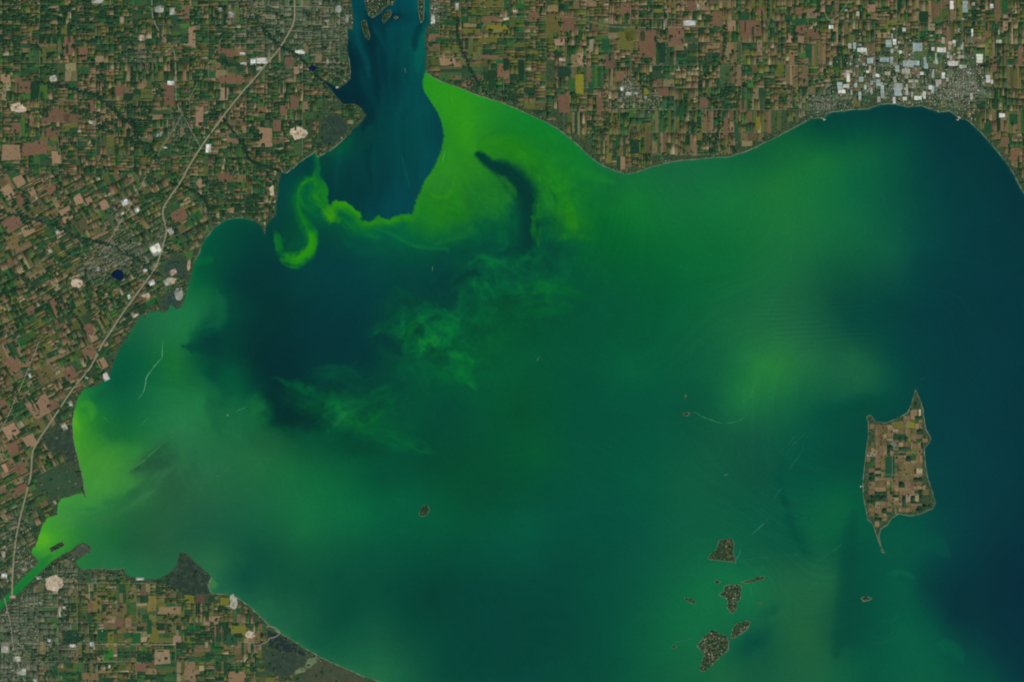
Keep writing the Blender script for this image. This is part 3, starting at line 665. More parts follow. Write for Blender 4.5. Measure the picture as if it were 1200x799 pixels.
    C = C * (1 + .03 * fbm(X, Y, 60, 614, 5)[..., None])
    # fine streaks drawn out by the currents, all over the lake
    ang = 1.2 * fbm(X, Y, 260, 801, 2) - .45
    ca, sa = np.cos(ang), np.sin(ang)
    ux = (X * ca + Y * sa); vy = (-X * sa + Y * ca)
    st = .6 * fbm(ux * .16 + 3 * wx, vy + 5 * wx, 6.5, 802, 3) + .5 * fbm(ux * .2 + 4 * wy, vy + 7 * wy, 13, 803, 3)
    rid = np.clip(1 - 5 * np.abs(fbm(ux * .22 + 6 * wx, vy + 8 * wy, 26, 804, 3)), 0, 1) ** 2
    pat = np.clip(.35 + 1.4 * fbm(X, Y, 120, 805, 2), 0, 1)
    isl = np.exp(-((X - 905) / 75) ** 2 - ((Y - 590) / 110) ** 2)
    C = C * (1 + ((.026 + .03 * isl) * st + (.024 * pat + .045 * isl) * rid)[..., None] * np.array((1.5, 1.0, .9)))
    # shallows along the shores
    for key, a0, b0, c, op, wd in (('north', (640, 143), (1262, 330), (26, 106, 84), .5, 1.3), ('south', (248, 676), (520, 830), (52, 116, 70), .5, 5.0), ('west', (297, 258), (148, 398), (34, 110, 70), .4, 2.5)):
        p = MAINLAND[key]
        i = int(np.argmin(np.hypot(p[:, 0] - a0[0], p[:, 1] - a0[1]))); j = int(np.argmin(np.hypot(p[:, 0] - b0[0], p[:, 1] - b0[1])))
        run = p[min(i, j):max(i, j) + 1:2]
        for q in range(0, len(run) - 1, 12):
            seg = run[q:q + 13]; sl = box(seg, 5 * wd)
            dd = seg_dist(seg, X[sl], Y[sl])[0]
            SHORE[sl] = np.minimum(SHORE[sl], dd)
        m = op * np.exp(-(np.maximum(SHORE - .8, 0) / wd) ** 1.3) * np.clip(.75 + 1.0 * n7 + .6 * f1x, 0, 1)
        blend(m, c); SHORE[:] = 1e9
    dk = smooth(.5, .85, C[..., 2] / (C[..., 1] + .01))[..., None]        # clear water reads as teal rather than blue
    C = C * (1 - dk) + C * np.array((.98, .975, .90)) * dk
    g = C.mean(-1, keepdims=True)
    C = C * .985 + g * .015
    return np.clip(C, 0.0, 1)

# rasters for quick questions about an outline
class Mask:
    def __init__(self, poly, cell=.5):
        p = np.asarray(poly, float); self.c = cell
        self.x0, self.y0 = p.min(0) - 2 * cell
        w, h = ((p.max(0) - p.min(0)) / cell + 6).astype(int)
        self.m = np.zeros((h, w), bool)
        q = np.roll(p, -1, 0)
        for j in range(h):
            y = self.y0 + (j + .5) * cell
            k = (p[:, 1] > y) != (q[:, 1] > y)
            if not k.any(): continue
            xs = np.sort(p[k, 0] + (y - p[k, 1]) * (q[k, 0] - p[k, 0]) / (q[k, 1] - p[k, 1]))
            for a, b in zip(xs[::2], xs[1::2]):
                self.m[j, max(0, int((a - self.x0) / cell + .5)):max(0, int((b - self.x0) / cell + .5))] = True
    def many(self, x, y):
        i = ((np.asarray(x) - self.x0) / self.c).astype(int); j = ((np.asarray(y) - self.y0) / self.c).astype(int)
        ok = (i >= 0) & (j >= 0) & (i < self.m.shape[1]) & (j < self.m.shape[0])
        return ok & self.m[np.clip(j, 0, self.m.shape[0] - 1), np.clip(i, 0, self.m.shape[1] - 1)]
    def has(self, x, y, margin=0.0):
        for dx, dy in ((0, 0),) if margin == 0 else ((-margin, 0), (margin, 0), (0, margin), (0, -margin)):
            i, j = int((x + dx - self.x0) / self.c), int((y + dy - self.y0) / self.c)
            if i < 0 or j < 0 or i >= self.m.shape[1] or j >= self.m.shape[0] or not self.m[j, i]: return False
        return True
land = np.zeros(X.shape, bool)
for p in list(MAINLAND.values()) + ISL:
    land |= Mask(p).many(X, Y)

def build_lake():
    rgb = paint_lake()
    L = np.where(rgb <= 0.04045, rgb / 12.92, ((rgb + 0.055) / 1.055) ** 2.4) / KL
    L = np.maximum(L - 0.003, 0.0005)      # what the water surface itself reflects of the sky
    er = land.copy()
    for _ in range(3):
        q = er.copy()
        q[1:] &= er[:-1]; q[:-1] &= er[1:]; q[:, 1:] &= er[:, :-1]; q[:, :-1] &= er[:, 1:]
        er = q
    h, w = X.shape
    idx = np.arange(h * w).reshape(h, w)
    keep = ~(er[:-1, :-1] & er[1:, :-1] & er[:-1, 1:] & er[1:, 1:])
    a = idx[:-1, :-1][keep]; b = idx[1:, :-1][keep]; c = idx[1:, 1:][keep]; e = idx[:-1, 1:][keep]
    F = np.stack([a, b, c, e], 1)
    used = np.unique(F); remap = np.full(h * w, -1); remap[used] = np.arange(len(used))
    V = np.stack([(X.ravel()[used] - CX) * S, (CY - Y.ravel()[used]) * S, np.zeros(len(used))], 1)
    F = remap[F]
    me = mesh_np('lake', V, F.ravel(), np.arange(len(F)) * 4, np.full(len(F), 4), L.reshape(-1, 3)[used])
    o = link('lake', me, M_water)
    tag(o, 'wide lake with swirling bright green algae and dark blue clear water', 'lake', kind='structure')
build_lake()

# ground far outside the picture
me = bpy.data.meshes.new('terrain')
me.from_pydata([(-4e5, -4e5, -60), (4e5, -4e5, -60), (4e5, 4e5, -60), (-4e5, 4e5, -60)], [], [(0, 1, 2, 3)])
tag(link('terrain', me, M_far), 'distant farmland beyond the lake', 'land', kind='structure')

# ------------------------------------------------------------------ land sheets
LAND_Z = 8.0
def land_mesh(name, outline, mat, z=LAND_Z, z0=-20.0):
    tri = tessellate_polygon([[Vector((x, -y, 0)) for x, y in outline]])
    n = len(outline)
    V = [W(x, y, z) for x, y in outline] + [W(x, y, z0) for x, y in outline]
    F = []
    for t in tri:
        a, b, c = (Vector(V[i]) for i in t)
        F.append(tuple(t) if (b - a).cross(c - a).z > 0 else tuple(reversed(t)))
    area = sum(outline[i][0] * outline[(i + 1) % n][1] - outline[(i + 1) % n][0] * outline[i][1] for i in range(n))
    for i in range(n):
        j = (i + 1) % n
        F.append((i, i + n, j + n, j) if area < 0 else (j, j + n, i + n, i))
    me = bpy.data.meshes.new(name)
    me.from_pydata(V, [], F); me.update()
    me.materials.append(mat)
    return me

def ribbon(pts, w, z, closed=False, offset=0.0, wob=0.0, seed=0):
    """flat strip along a pixel polyline; w in pixels"""
    p = np.asarray(pts, float); n = len(p)
    if closed:
        t = np.roll(p, -1, 0) - np.roll(p, 1, 0)
    else:
        t = np.gradient(p, axis=0)
    t /= (np.hypot(t[:, 0], t[:, 1])[:, None] + 1e-9)
    nrm = np.stack([-t[:, 1], t[:, 0]], 1)
    ww = np.full(n, w, float) if np.isscalar(w) else np.interp(np.linspace(0, 1, n), np.linspace(0, 1, len(w)), w)
    if wob: ww = ww * np.clip(1 + wob * fbm(p[:, 0], p[:, 1], 5, seed, 3) * 1.6, .12, 3)
    A = p + nrm * (offset + ww / 2)[:, None]; B = p + nrm * (offset - ww / 2)[:, None]
    V = [W(x, y, z) for x, y in A] + [W(x, y, z) for x, y in B]
    m = n if closed else n - 1
    F = []
    for i in range(m):
        j = (i + 1) % n
        F.append((i, j, n + j, n + i))
    me = bpy.data.meshes.new('strip')
    me.from_pydata(V, [], F)
    # all faces up
    me.update()
    if me.polygons and sum(q.normal.z for q in me.polygons) < 0:
        me.flip_normals()
    return me

ROOT = {}
for key, lab in (('west', 'western mainland of brown and green fields behind a low curving shore'),
                 ('south', 'southern mainland of square farm fields with a river city at its corner'),
                 ('north', 'north-eastern mainland of long strip fields and white greenhouses')):
    o = link('mainland_' + key, land_mesh('mainland', MAINLAND[key], M_land))
    ROOT[key] = tag(o, lab, 'land', kind='structure')

# beaches: pale rims where the photograph shows them
def coast_run(key, a, b):
    p = MAINLAND[key]
    i = int(np.argmin(np.hypot(p[:, 0] - a[0], p[:, 1] - a[1]))); j = int(np.argmin(np.hypot(p[:, 0] - b[0], p[:, 1] - b[1])))
    return p[min(i, j):max(i, j) + 1]
for key, a, b, w in (('north', (500, 86), (1262, 330), .6), ('west', (406, 161), (330, 201), .8), ('west', (297, 258), (227, 308), .5), ('west', (87, 480), (101, 584), .5),
                     ('south', (248, 676), (450, 800), .7), ('south', (97, 667), (145, 666), .5), ('west', (410, 66), (410, 93), .5)):
    r = coast_run(key, a, b)
    link('beach', ribbon(r, w, LAND_Z + 1.5, wob=.9, seed=9), M_beach, ROOT[key])

# ------------------------------------------------------------------ what the land is like where
URB = [(345, 30, 55, 45, .75), (395, 40, 22, 50, .8), (300, 10, 30, 20, .4), (145, 298, 30, 22, .9), (118, 310, 24, 16, .65), (135, 255, 12, 22, .5), (190, 275, 12, 24, .5), (205, 335, 13, 12, .5),
       (20, 720, 42, 55, .95), (65, 680, 24, 20, .8), (30, 660, 24, 22, .8), (18, 625, 18, 25, .55), (10, 785, 45, 30, .9), (75, 750, 25, 30, .35), (110, 672, 40, 8, .5),
       (1132, 98, 24, 26, 1), (1112, 112, 24, 16, .95), (968, 120, 26, 14, .9), (1060, 105, 60, 20, .6), (1080, 70, 60, 25, .35), (1020, 80, 35, 25, .35),
       (738, 108, 13, 14, .95), (765, 120, 15, 10, .5), (508, 12, 9, 22, .95), (165, 68, 14, 13, .5), (212, 150, 16, 14, .5), (272, 20, 22, 22, .35), (85, 670, 12, 16, .8), (440, 4, 14, 16, .6)]
def urban(x, y):
    s = 0
    for cx, cy, rx, ry, k in URB:
        s = np.maximum(s, k * np.exp(-(((x - cx) / rx) ** 2 + ((y - cy) / ry) ** 2) * .9))
    return s
#   x, y, brown, tree, olive (the rest is green crop)
TONE = np.array([(30, 20, .10, .70, .08), (110, 20, .12, .66, .08), (200, 30, .24, .44, .12), (60, 60, .2, .5, .15), (150, 80, .32, .36, .14), (250, 60, .34, .34, .14), (30, 160, .6, .2, .06), (90, 150, .5, .28, .08), (160, 160, .34, .38, .12),
  (250, 130, .5, .26, .1), (330, 110, .58, .2, .1), (330, 170, .42, .34, .08), (280, 200, .5, .26, .08), (30, 230, .58, .24, .08), (100, 230, .48, .28, .1), (200, 230, .28, .4, .1), (250, 230, .36, .38, .08), (40, 300, .42, .34, .12),
  (60, 380, .3, .38, .18), (30, 450, .6, .2, .06), (60, 500, .62, .2, .06), (20, 560, .66, .16, .06), (90, 440, .5, .28, .06), (75, 550, .1, .7, .05), (320, 50, .12, .42, .1), (200, 350, .2, .45, .1),
  (110, 700, .34, .2, .34), (200, 730, .36, .2, .32), (280, 770, .44, .3, .16), (150, 780, .3, .42, .16), (330, 780, .2, .6, .1), (40, 760, .1, .4, .05),
  (520, 40, .34, .2, .42), (560, 50, .3, .22, .42), (570, 105, .08, .8, .08), (620, 80, .36, .26, .34), (680, 40, .48, .2, .28), (690, 130, .48, .2, .28), (760, 50, .56, .2, .2), (740, 150, .36, .3, .3), (800, 80, .4, .34, .2),
  (830, 115, .24, .5, .2), (870, 40, .58, .2, .18), (930, 40, .6, .2, .16), (920, 110, .36, .36, .24), (1000, 40, .4, .3, .24), (1060, 70, .2, .36, .28), (1170, 50, .4, .3, .24), (1180, 150, .5, .26, .18), (1050, 540, .62, .22, .14), (1140, 30, .4, .3, .24)])
def tone(x, y):
    d2 = (TONE[:, 0] - x) ** 2 + (TONE[:, 1] - y) ** 2 + 60
    w = 1 / d2 ** 1.6
    return (TONE[:, 2:] * w[:, None]).sum(0) / w.sum()
PAL = {
 'brown': [(120, 97, 73), (128, 102, 78), (112, 91, 68), (138, 111, 86), (122, 98, 77), (108, 92, 65), (115, 98, 71), (130, 109, 84), (146, 120, 94)],
 'tree': [(34, 66, 46), (38, 70, 48), (30, 62, 44), (44, 74, 52)],
 'olive': [(98, 98, 52), (88, 92, 50), (112, 108, 52), (84, 94, 54), (104, 98, 62), (90, 98, 50)],
 'green': [(42, 80, 52), (50, 84, 52), (60, 88, 56), (38, 86, 50), (64, 88, 60), (56, 92, 52), (50, 74, 52), (70, 88, 58), (26, 78, 46), (32, 88, 50), (62, 104, 48)],
 'urban': [(94, 102, 80), (82, 94, 72), (108, 110, 90), (70, 88, 64), (116, 112, 92), (86, 92, 74), (58, 80, 58)],
 'pale': [(156, 136, 108), (146, 128, 100), (166, 148, 120)]}
PAL = {k: [(r * .91, g * .94, b * .88) for r, g, b in v] for k, v in PAL.items()}

MARSH = [
 ('dark drowned marsh behind the curving shore point', (42, 62, 52), [(378, 140), (392, 132), (402, 140), (408, 150), (404, 158), (392, 168), (380, 170), (374, 158)], 'west'),
 ('dark green marsh behind the straight western shore', (48, 76, 52), [(48, 556), (62, 550), (84, 552), (95, 562), (98, 574), (86, 579), (72, 582), (58, 580), (46, 570)], 'west'),
 ('dark marsh strip along the western shore', (46, 62, 50), [(48, 512), (60, 506), (84, 500), (86, 520), (91, 540), (93, 550), (74, 530), (60, 528)], 'west'),
 ('dark wooded marsh point', (40, 58, 48), [(192, 678), (201, 671), (208, 662), (210, 648), (218, 649.5), (233, 663), (246, 676.5), (242, 687), (245, 695), (215, 697), (206, 688), (194, 684)], 'south'),
 ('dark flooded marsh along the southern shore', (30, 48, 48), [(316, 738), (327, 743), (342, 752), (357, 761), (358, 768), (346, 764), (328, 762), (316, 756), (314, 744)], 'south'),
 ('reedy marsh behind the southern shore', (48, 64, 52), [(312, 762), (345, 766), (358, 772), (352, 786), (330, 792), (312, 784)], 'south'),
 ('pale dried reed flat behind the southern shore', (104, 116, 84), [(361, 771), (370, 767.5), (377, 773), (370, 782), (356, 788), (346, 791), (346, 786), (358, 780)], 'south'),
 ('brown reed marsh near the southern shore corner', (66, 72, 54), [(374, 772), (400, 783), (425, 794), (445, 802), (420, 815), (380, 806), (352, 800), (360, 784)], 'south'),
 ('grey mud flat at the river mouth', (70, 76, 66), [(83, 646.5), (91, 640), (97, 637), (105, 641.5), (103, 646), (95, 651), (88, 655.5), (84, 652)], 'south'),
 ('marsh south of the town by the highway', (46, 66, 54), [(196, 305), (212, 300), (222, 312), (219, 328), (208, 322), (192, 318)], 'west'),
 ('mud banks by the harbour', (44, 66, 60), [(189, 350), (197, 343), (204, 345), (212, 352), (207, 361), (200.5, 355), (196, 363), (190, 362)], 'west'),
]
marsh_polys = []
for i, (lab, c, pts, key) in enumerate(MARSH):
    p = rough_outline(pts, 2.0, 300 + i, 1.2)
    o = link('marsh' if 'wood' not in lab else 'woodland', land_mesh('marsh', p, M_marsh, LAND_Z + 5.0 + .2 * i, LAND_Z - 2), None, ROOT[key])
    o.color = lin4(c); o['label'] = lab
    marsh_polys.append(p)

# ------------------------------------------------------------------ roads, highway, creeks
HWY = [(345, -40), (345, 0), (345, 22), (340, 36), (326, 59), (312, 75), (300, 90), (285, 107), (265, 132), (240, 166), (222, 194), (213, 211), (200, 230), (192, 243), (191, 252), (194, 264), (195, 272), (192, 284), (186, 304), (180, 317), (165, 338),
       (145, 365), (130, 388), (120, 403), (106, 430), (85, 456), (65, 486), (45, 516), (38, 531), (36, 556), (29, 585), (24, 605), (18, 635), (15, 670), (14, 700)]
hp = catmull(HWY, 5)
hw = link('highway', ribbon(hp, 1.5, LAND_Z + 14), M_hwy)
tag(hw, 'pale divided highway running the length of the western shore', 'highway', kind='structure')
link('median', ribbon(hp, .45, LAND_Z + 15), M_median, hw)
def road(pts, w, lab, z=LAND_Z + 11, mat=None):
    o = link('road', ribbon(catmull(pts, 4), w, z, wob=.25, seed=3), mat or M_road)
    return tag(o, lab, 'road', kind='structure')
road([(178, -20), (179, 20), (190, 42), (204, 60), (206, 98), (207, 120), (217, 140), (228, 160), (236, 175)], .7, 'winding pale road in the north-west joining the highway')
road([(262, 40), (246, 74), (228, 104), (206, 148), (190, 172), (172, 205)], .5, 'straight slanting road crossing the north-western fields')
road([(172, 205), (158, 232), (146, 252), (132, 276), (116, 300)], .8, 'pale road leading into the town on the wooded creek')
road([(46, 400), (30, 440), (10, 486), (0, 505)], .7, 'dark-edged road slanting through the western fields')
road([(300, 8), (345, 8), (390, 9)], .6, 'level pale road crossing the northern suburb')
road([(0, 753), (40, 753.5), (100, 754), (180, 755), (205, 754.5)], .7, 'level pale road east of the river city')
road([(5, 700), (12, 730), (16, 760), (24, 785), (34, 810)], 1.0, 'curving expressway in the river city')
road([(312, 733), (322, 735), (328, 741), (322, 746), (314, 748)], .8, 'pale dyke loop behind the southern shore')
road([(288, 752), (300, 756), (312, 752), (318, 746)], .7, 'pale dyke track beside the marsh')
road([(960, 0), (966, 14), (974, 24), (990, 8), (1000, -10)], .6, 'slanting road among the north-eastern brown fields')
road([(650, 20), (680, 22), (720, 32), (830, 32)], .4, 'level farm road north of the small grey town')
road([(500, 65), (520, 66), (538, 68)], .5, 'short pale lane near the eastern river bank')

CREEKS = [([(-10, 246), (30, 255), (65, 265), (90, 278), (110, 282), (130, 288), (150, 298), (165, 306), (176, 318), (186, 322)], 5, 'west'),
          ([(40, 96), (62, 100), (85, 104), (110, 112), (130, 126), (145, 140), (158, 148), (163, 166), (176, 172), (183, 188)], 6, 'west'),
          ([(262, 140), (276, 158), (287, 172), (290, 184), (298, 191), (312, 196), (328, 201)], 3, 'west'),
          ([(352, 68), (362, 78), (372, 90), (384, 99)], 3, 'west'), ([(306, 32), (318, 45), (332, 56), (352, 66)], 5, 'west'),
          ([(536, 20), (537, 42), (543, 62), (552, 82), (560, 98)], 4, 'north'), ([(200, 215), (218, 220), (236, 230), (245, 245)], 3, 'west'),
          ([(0, 345), (30, 338), (60, 345), (90, 372), (100, 392)], 3, 'west'), ([(850, 30), (846, 70), (820, 100), (842, 130), (840, 160), (834, 178)], 4, 'north'),
          ([(1180, 60), (1150, 78), (1172, 72)], 2, 'north')]
for i, (pts, w, key) in enumerate(CREEKS[:5]):
    tag(link('creek', ribbon(catmull(pts, 5), .9 if i else 1.1, LAND_Z + 9, wob=.4, seed=i), M_creek),
        ['tree-lined creek flowing through the town to the bay', 'wooded creek winding across the north-western fields', 'dark creek meeting the lake below the shore point', 'dark channel joining a small blue pond to the river mouth', 'wooded stream beside the northern suburb'][i], 'creek', kind='structure')
for lab, pts in (('dark blue quarry pond in the town', [(130, 322), (133, 318), (138, 315.5), (144, 318), (145, 326), (142, 329), (136, 327), (131, 324)]),
                 ('small blue pond by the white works', [(361, 80), (366, 76), (371, 79), (369, 84), (363, 83)])):
    tag(link('pond', land_mesh('pond', rough_outline(pts, .5, 61), M_pond, LAND_Z + 22, LAND_Z - 2)), lab, 'pond', kind='structure')

RAST = {k: Mask(p) for k, p in MAINLAND.items()}
MARSH_M = [Mask(p) for p in marsh_polys]
def pin(key, x, y, margin=0.0):
    return RAST[key].has(x, y, margin)
# ------------------------------------------------------------------ fields
ZONES = {  # key: list of (polygon, angle, section size, strip direction bias, target area)
 'west': [([(-150, -150), (420, -150), (420, 260), (250, 262), (215, 205), (90, 205), (-150, 190)], 0, 22, .5, 24),
          ([(-150, 190), (90, 205), (215, 205), (250, 262), (300, 262), (240, 420), (110, 470), (110, 600), (60, 800), (-150, 840)], -27, 22, .62, 26)],
 'south': [([(-150, 600), (700, 600), (700, 950), (-150, 950)], 0, 23, .6, 32)],
 'north': [([(480, -150), (650, -150), (650, 240), (480, 240)], 0, 25, .34, 36), ([(650, -150), (1400, -150), (1400, 460), (650, 460)], 0, 26, .78, 36)]}
def cells(w, h, vert, target, out, x=0.0, y=0.0, depth=0):
    a = w * h
    if a < target * random.uniform(.5, 2.0) or min(w, h) < 2.6 or depth > 8:
        out.append((x, y, w, h)); return
    v = random.random() < vert
    if w > (2.6 if vert < .4 else 1.9) * h: v = True
    if h > 4.2 * w or (h > 1.9 * w and vert < .72): v = False
    n = 2 if random.random() < .7 else 3
    f = [random.uniform(.7, 1.3) for _ in range(n)]; s = sum(f); p = 0
    for q in f:
        q /= s
        if v: cells(w * q, h, vert, target, out, x + p * w, y, depth + 1)
        else: cells(w, h * q, vert, target, out, x, y + p * h, depth + 1)
        p += q

road_d = [(hp, 1.2)]
PARCELS = {k: [] for k in ROOT}; ROADS = {k: [] for k in ROOT}
for key, zs in ZONES.items():
    coast = MAINLAND[key]
    for poly, ang, sec, vert, target in zs:
        a = math.radians(ang); ca, sa = math.cos(a), math.sin(a)
        pp = np.array(poly, float); cx, cy = pp.mean(0)
        R = int(np.max(np.hypot(pp[:, 0] - cx, pp[:, 1] - cy)) / sec) + 2
        L = []
        for i in range(-R, R):
            sh = random.uniform(-3, 3) if vert > .7 else 0
            for j in range(-R, R):
                out = []
                vb = min(.95, max(.08, vert + random.choice((-.35, -.2, .1, .25))))
                cells(sec - .2, sec - .2, vb, target * math.exp(random.gauss(.35, .55)), out)
                for (x, y, w, h) in out:
                    u = i * sec + .25 + x + w / 2; v = j * sec + sh + .25 + y + h / 2
                    L.append((cx + u * ca - v * sa, cy + u * sa + v * ca, w, h, a))
        L = np.array(L)
        gx_, gy_ = fbm(L[:, 0], L[:, 1], 70, 91, 3), fbm(L[:, 0], L[:, 1], 70, 92, 3)
        L[:, 0] += 3 * gx_; L[:, 1] += 3 * gy_; L[:, 4] += .05 * gx_
        m = inside(pp, L[:, 0], L[:, 1]) & (L[:, 0] > -130) & (L[:, 0] < 1330) & (L[:, 1] > -130) & (L[:, 1] < 930)
        L = L[m]
        # every corner on dry land
        ok = np.ones(len(L), bool)
        for sx, sy in ((-.55, -.55), (.55, -.55), (.55, .55), (-.55, .55), (0, 0)):
            qx = L[:, 0] + sx * (L[:, 2]) * ca - sy * (L[:, 3]) * sa; qy = L[:, 1] + sx * (L[:, 2]) * sa + sy * (L[:, 3]) * ca
            ok &= RAST[key].many(qx, qy)
            for mp in MARSH_M: ok &= ~mp.many(qx, qy)
        L = L[ok]
        ok = seg_dist(hp, L[:, 0], L[:, 1])[0] > .9 + np.minimum(L[:, 2], L[:, 3]) * .3 if key == 'west' else np.ones(len(L), bool)
        PARCELS[key] += [tuple(q) for q in L[ok]]
        # section roads
        for i in range(-R, R):
            for j in range(-R, R):
                for dx, dy in ((1, 0), (0, 1)):
                    if random.random() < ((.45 if dx else .4) if key == 'west' else .72):
                        p = [(i * sec, j * sec), ((i + dx) * sec, (j + dy) * sec)]
                        q = [(cx + u * ca - v * sa, cy + u * sa + v * ca) for u, v in p]
                        ROADS[key].append((q, poly))

unit = bpy.data.meshes.new('field')
unit.from_pydata([(-.5, -.5, 0), (.5, -.5, 0), (.5, .5, 0), (-.5, .5, 0), (-.5, -.5, 1), (.5, -.5, 1), (.5, .5, 1), (-.5, .5, 1)], [],
                 [(4, 5, 6, 7), (0, 1, 5, 4), (1, 2, 6, 5), (2, 3, 7, 6), (3, 0, 4, 7)])
unit.materials.append(M_field)
def field_mesh(seed):
    r = random.Random(seed); j = lambda: r.uniform(-.09, .07)
    q = [(-.5 - j(), -.5 - j()), (.5 + j(), -.5 - j()), (.5 + j(), .5 + j()), (-.5 - j(), .5 + j())]
    me = bpy.data.meshes.new('field')
    me.from_pydata([(x, y, 0) for x, y in q] + [(x, y, 1) for x, y in q], [], [(4, 5, 6, 7), (0, 1, 5, 4), (1, 2, 6, 5), (2, 3, 7, 6), (3, 0, 4, 7)])
    me.materials.append(M_field)
    return me
FIELDS = [field_mesh(s) for s in range(10)]
def lot_mesh(seed):
    r = random.Random(seed); n = 14
    V = []
    for i in range(n):
        t = 2 * math.pi * i / n
        k = .5 / max(abs(math.cos(t)), abs(math.sin(t))) * r.uniform(.72, 1.05)
        V.append((k * math.cos(t), k * math.sin(t)))
    me = bpy.data.meshes.new('woodlot')
    me.from_pydata([(x, y, 0) for x, y in V] + [(x * .93, y * .93, r.uniform(.7, 1)) for x, y in V] + [(0, 0, 1.1)], [],
                   [(i, (i + 1) % n, n + (i + 1) % n, n + i) for i in range(n)] + [(n + i, n + (i + 1) % n, 2 * n) for i in range(n)])
    me.materials.append(M_woodo)
    return me
LOTS = [lot_mesh(s) for s in range(6)]

def jit(c, a):
    k = 1 + random.uniform(-a, a)
    return tuple(max(2, min(250, v * k * (1 + random.uniform(-a * .3, a * .3)))) for v in c)
def blob_outline(x, y, w, h, ang, n=8):
    ph = random.uniform(0, 6.28); out = []
    for i in range(n):
        t = ph + 6.2832 * i / n; r = random.uniform(.62, 1.12)
        u = r * w / 2 * math.cos(t); v = r * h / 2 * math.sin(t)
        out.append((x + u * math.cos(ang) - v * math.sin(ang), y + u * math.sin(ang) + v * math.cos(ang)))
    return out
def in_frame(x, y, m=0): return -m < x < 1200 + m and -m < y < 799 + m

for key in ROOT:
    patch, woods = Prisms(), Prisms()
    items = []
    PA = np.array(PARCELS[key])
    CL1 = fbm(PA[:, 0], PA[:, 1], 26, 71, 3); CL2 = fbm(PA[:, 0], PA[:, 1], 40, 72, 3); UR = urban(PA[:, 0], PA[:, 1])
    for (x, y, w, h, a), clump, clump2, u in zip(PARCELS[key], CL1.tolist(), CL2.tolist(), UR.tolist()):
        br, tr, ol = tone(x, y)
        tr = max(.04, tr * (1 + 1.6 * clump)); br = max(.05, .64 * br * (1 + 1.3 * clump2))
        gr = max(.08, 1 - br - tr - ol)
        if random.random() < u * 1.15: cls = 'urban'
        elif items and random.random() < .3 and items[-1][6] != 'urban': cls = items[-1][6]
        elif random.random() < .03: cls = 'pale'
        else: cls = random.choices(['brown', 'tree', 'olive', 'green'], [br, tr, ol, gr])[0]
        if cls == 'tree' and w * h > 22 and random.random() < .7: cls = random.choice(('green', 'brown', 'olive'))
        c = jit(random.choice(PAL[cls]), .10)
        if cls in ('brown', 'olive', 'green', 'pale'):
            c = tuple(v * .84 + g * .16 for v, g in zip(c, (72, 82, 54)))
        if cls != 'tree' and u > .2:
            g = (84, 98, 82); c = tuple(v * (1 - .4 * u) + g[i] * .4 * u for i, v in enumerate(c))
        items.append((w * h, x, y, w, h, a, cls, c))
    items.sort(reverse=True)
    nf = nw = 0
    for (ar, x, y, w, h, a, cls, c) in items:
        vis = in_frame(x, y) and cls != 'urban'
        if cls == 'tree':
            if vis and nw < 140 and ar > 12:
                o = link('woodlot', random.choice(LOTS), None, ROOT[key]); nw += 1
                o.location = W(x, y, LAND_Z - .5); o.scale = (w * S * 1.08, h * S * 1.08, random.uniform(15, 21)); o.rotation_euler = (0, 0, -a); o.color = lin4(c)
            else:
                woods.add(blob_outline(x, y, w * 1.25, h * 1.25, a), LAND_Z - 1, LAND_Z + random.uniform(13, 20), lin(c))
            continue
        zt = random.uniform(2.0, 4.5)
        gw, gh = w - .04, h - .04
        if vis and nf < 265:
            o = link('field', random.choice(FIELDS), None, ROOT[key]); nf += 1
            o.location = W(x, y, LAND_Z - .5); o.scale = (gw * S, gh * S, zt + .5); o.rotation_euler = (0, 0, -a); o.color = lin4(c)
        else:
            ca, sa = math.cos(a), math.sin(a); q = []
            for sx, sy in ((-.5, -.5), (.5, -.5), (.5, .5), (-.5, .5)):
                jq = (.16 if key == 'west' else .09) * min(gw, gh); uu = sx * gw + random.uniform(-jq, jq); vv = sy * gh + random.uniform(-jq, jq)
                q.append((x + uu * ca - vv * sa, y + uu * sa + vv * ca))
            patch.add(q, LAND_Z - .5, LAND_Z + zt, lin(c))
    # rough pasture, farmyards and scrub that break the grid of fields
    coast = MAINLAND[key]
    N = {'west': 4600, 'south': 1100, 'north': 2200}[key]
    bx = {'west': (-60, 430, -60, 720), 'south': (-60, 470, 640, 860), 'north': (495, 1260, -60, 240)}[key]
    SC = [(62, 80, 52), (74, 84, 58), (86, 86, 62), (52, 74, 50), (98, 90, 68), (68, 78, 58), (48, 70, 48), (108, 100, 82)]
    for _ in range(N):
        x, y = random.uniform(bx[0], bx[1]), random.uniform(bx[2], bx[3])
        s = random.choice((.8, 1.2, 1.6, 2.2, 3.2)) * random.uniform(.8, 1.3)
        if not pin(key, x, y, s * .8): continue
        patch.add(blob_outline(x, y, s * random.uniform(1, 1.9), s, random.uniform(0, 3.14), 7), LAND_Z - .5, LAND_Z + random.uniform(4.6, 6.5), lin(jit(random.choice(SC), .1)))
    # cottages, gardens and trees in the strip along the shore
    for _ in range({'west': 3200, 'south': 1600, 'north': 4200}[key]):
        i = random.randrange(len(coast)); q0, q1 = coast[i], coast[(i + 1) % len(coast)]
        f = random.random(); x = q0[0] + f * (q1[0] - q0[0]); y = q0[1] + f * (q1[1] - q0[1])
        t = random.uniform(0, 6.28); r = random.uniform(.6, 4.5); x += r * math.cos(t); y += r * math.sin(t)
        s = random.choice((.6, .9, 1.3, 1.8)) * random.uniform(.8, 1.2)
        if not in_frame(x, y, 40) or not pin(key, x, y, .3 + s * .6): continue
        c = random.choice(SC + PAL['urban'] + PAL['tree'] + [(140, 136, 120), (40, 66, 48)])
        patch.add(blob_outline(x, y, s * random.uniform(1, 1.6), s, t, 6), LAND_Z - .5, LAND_Z + random.uniform(6.6, 8.5), lin(jit(c, .1)))
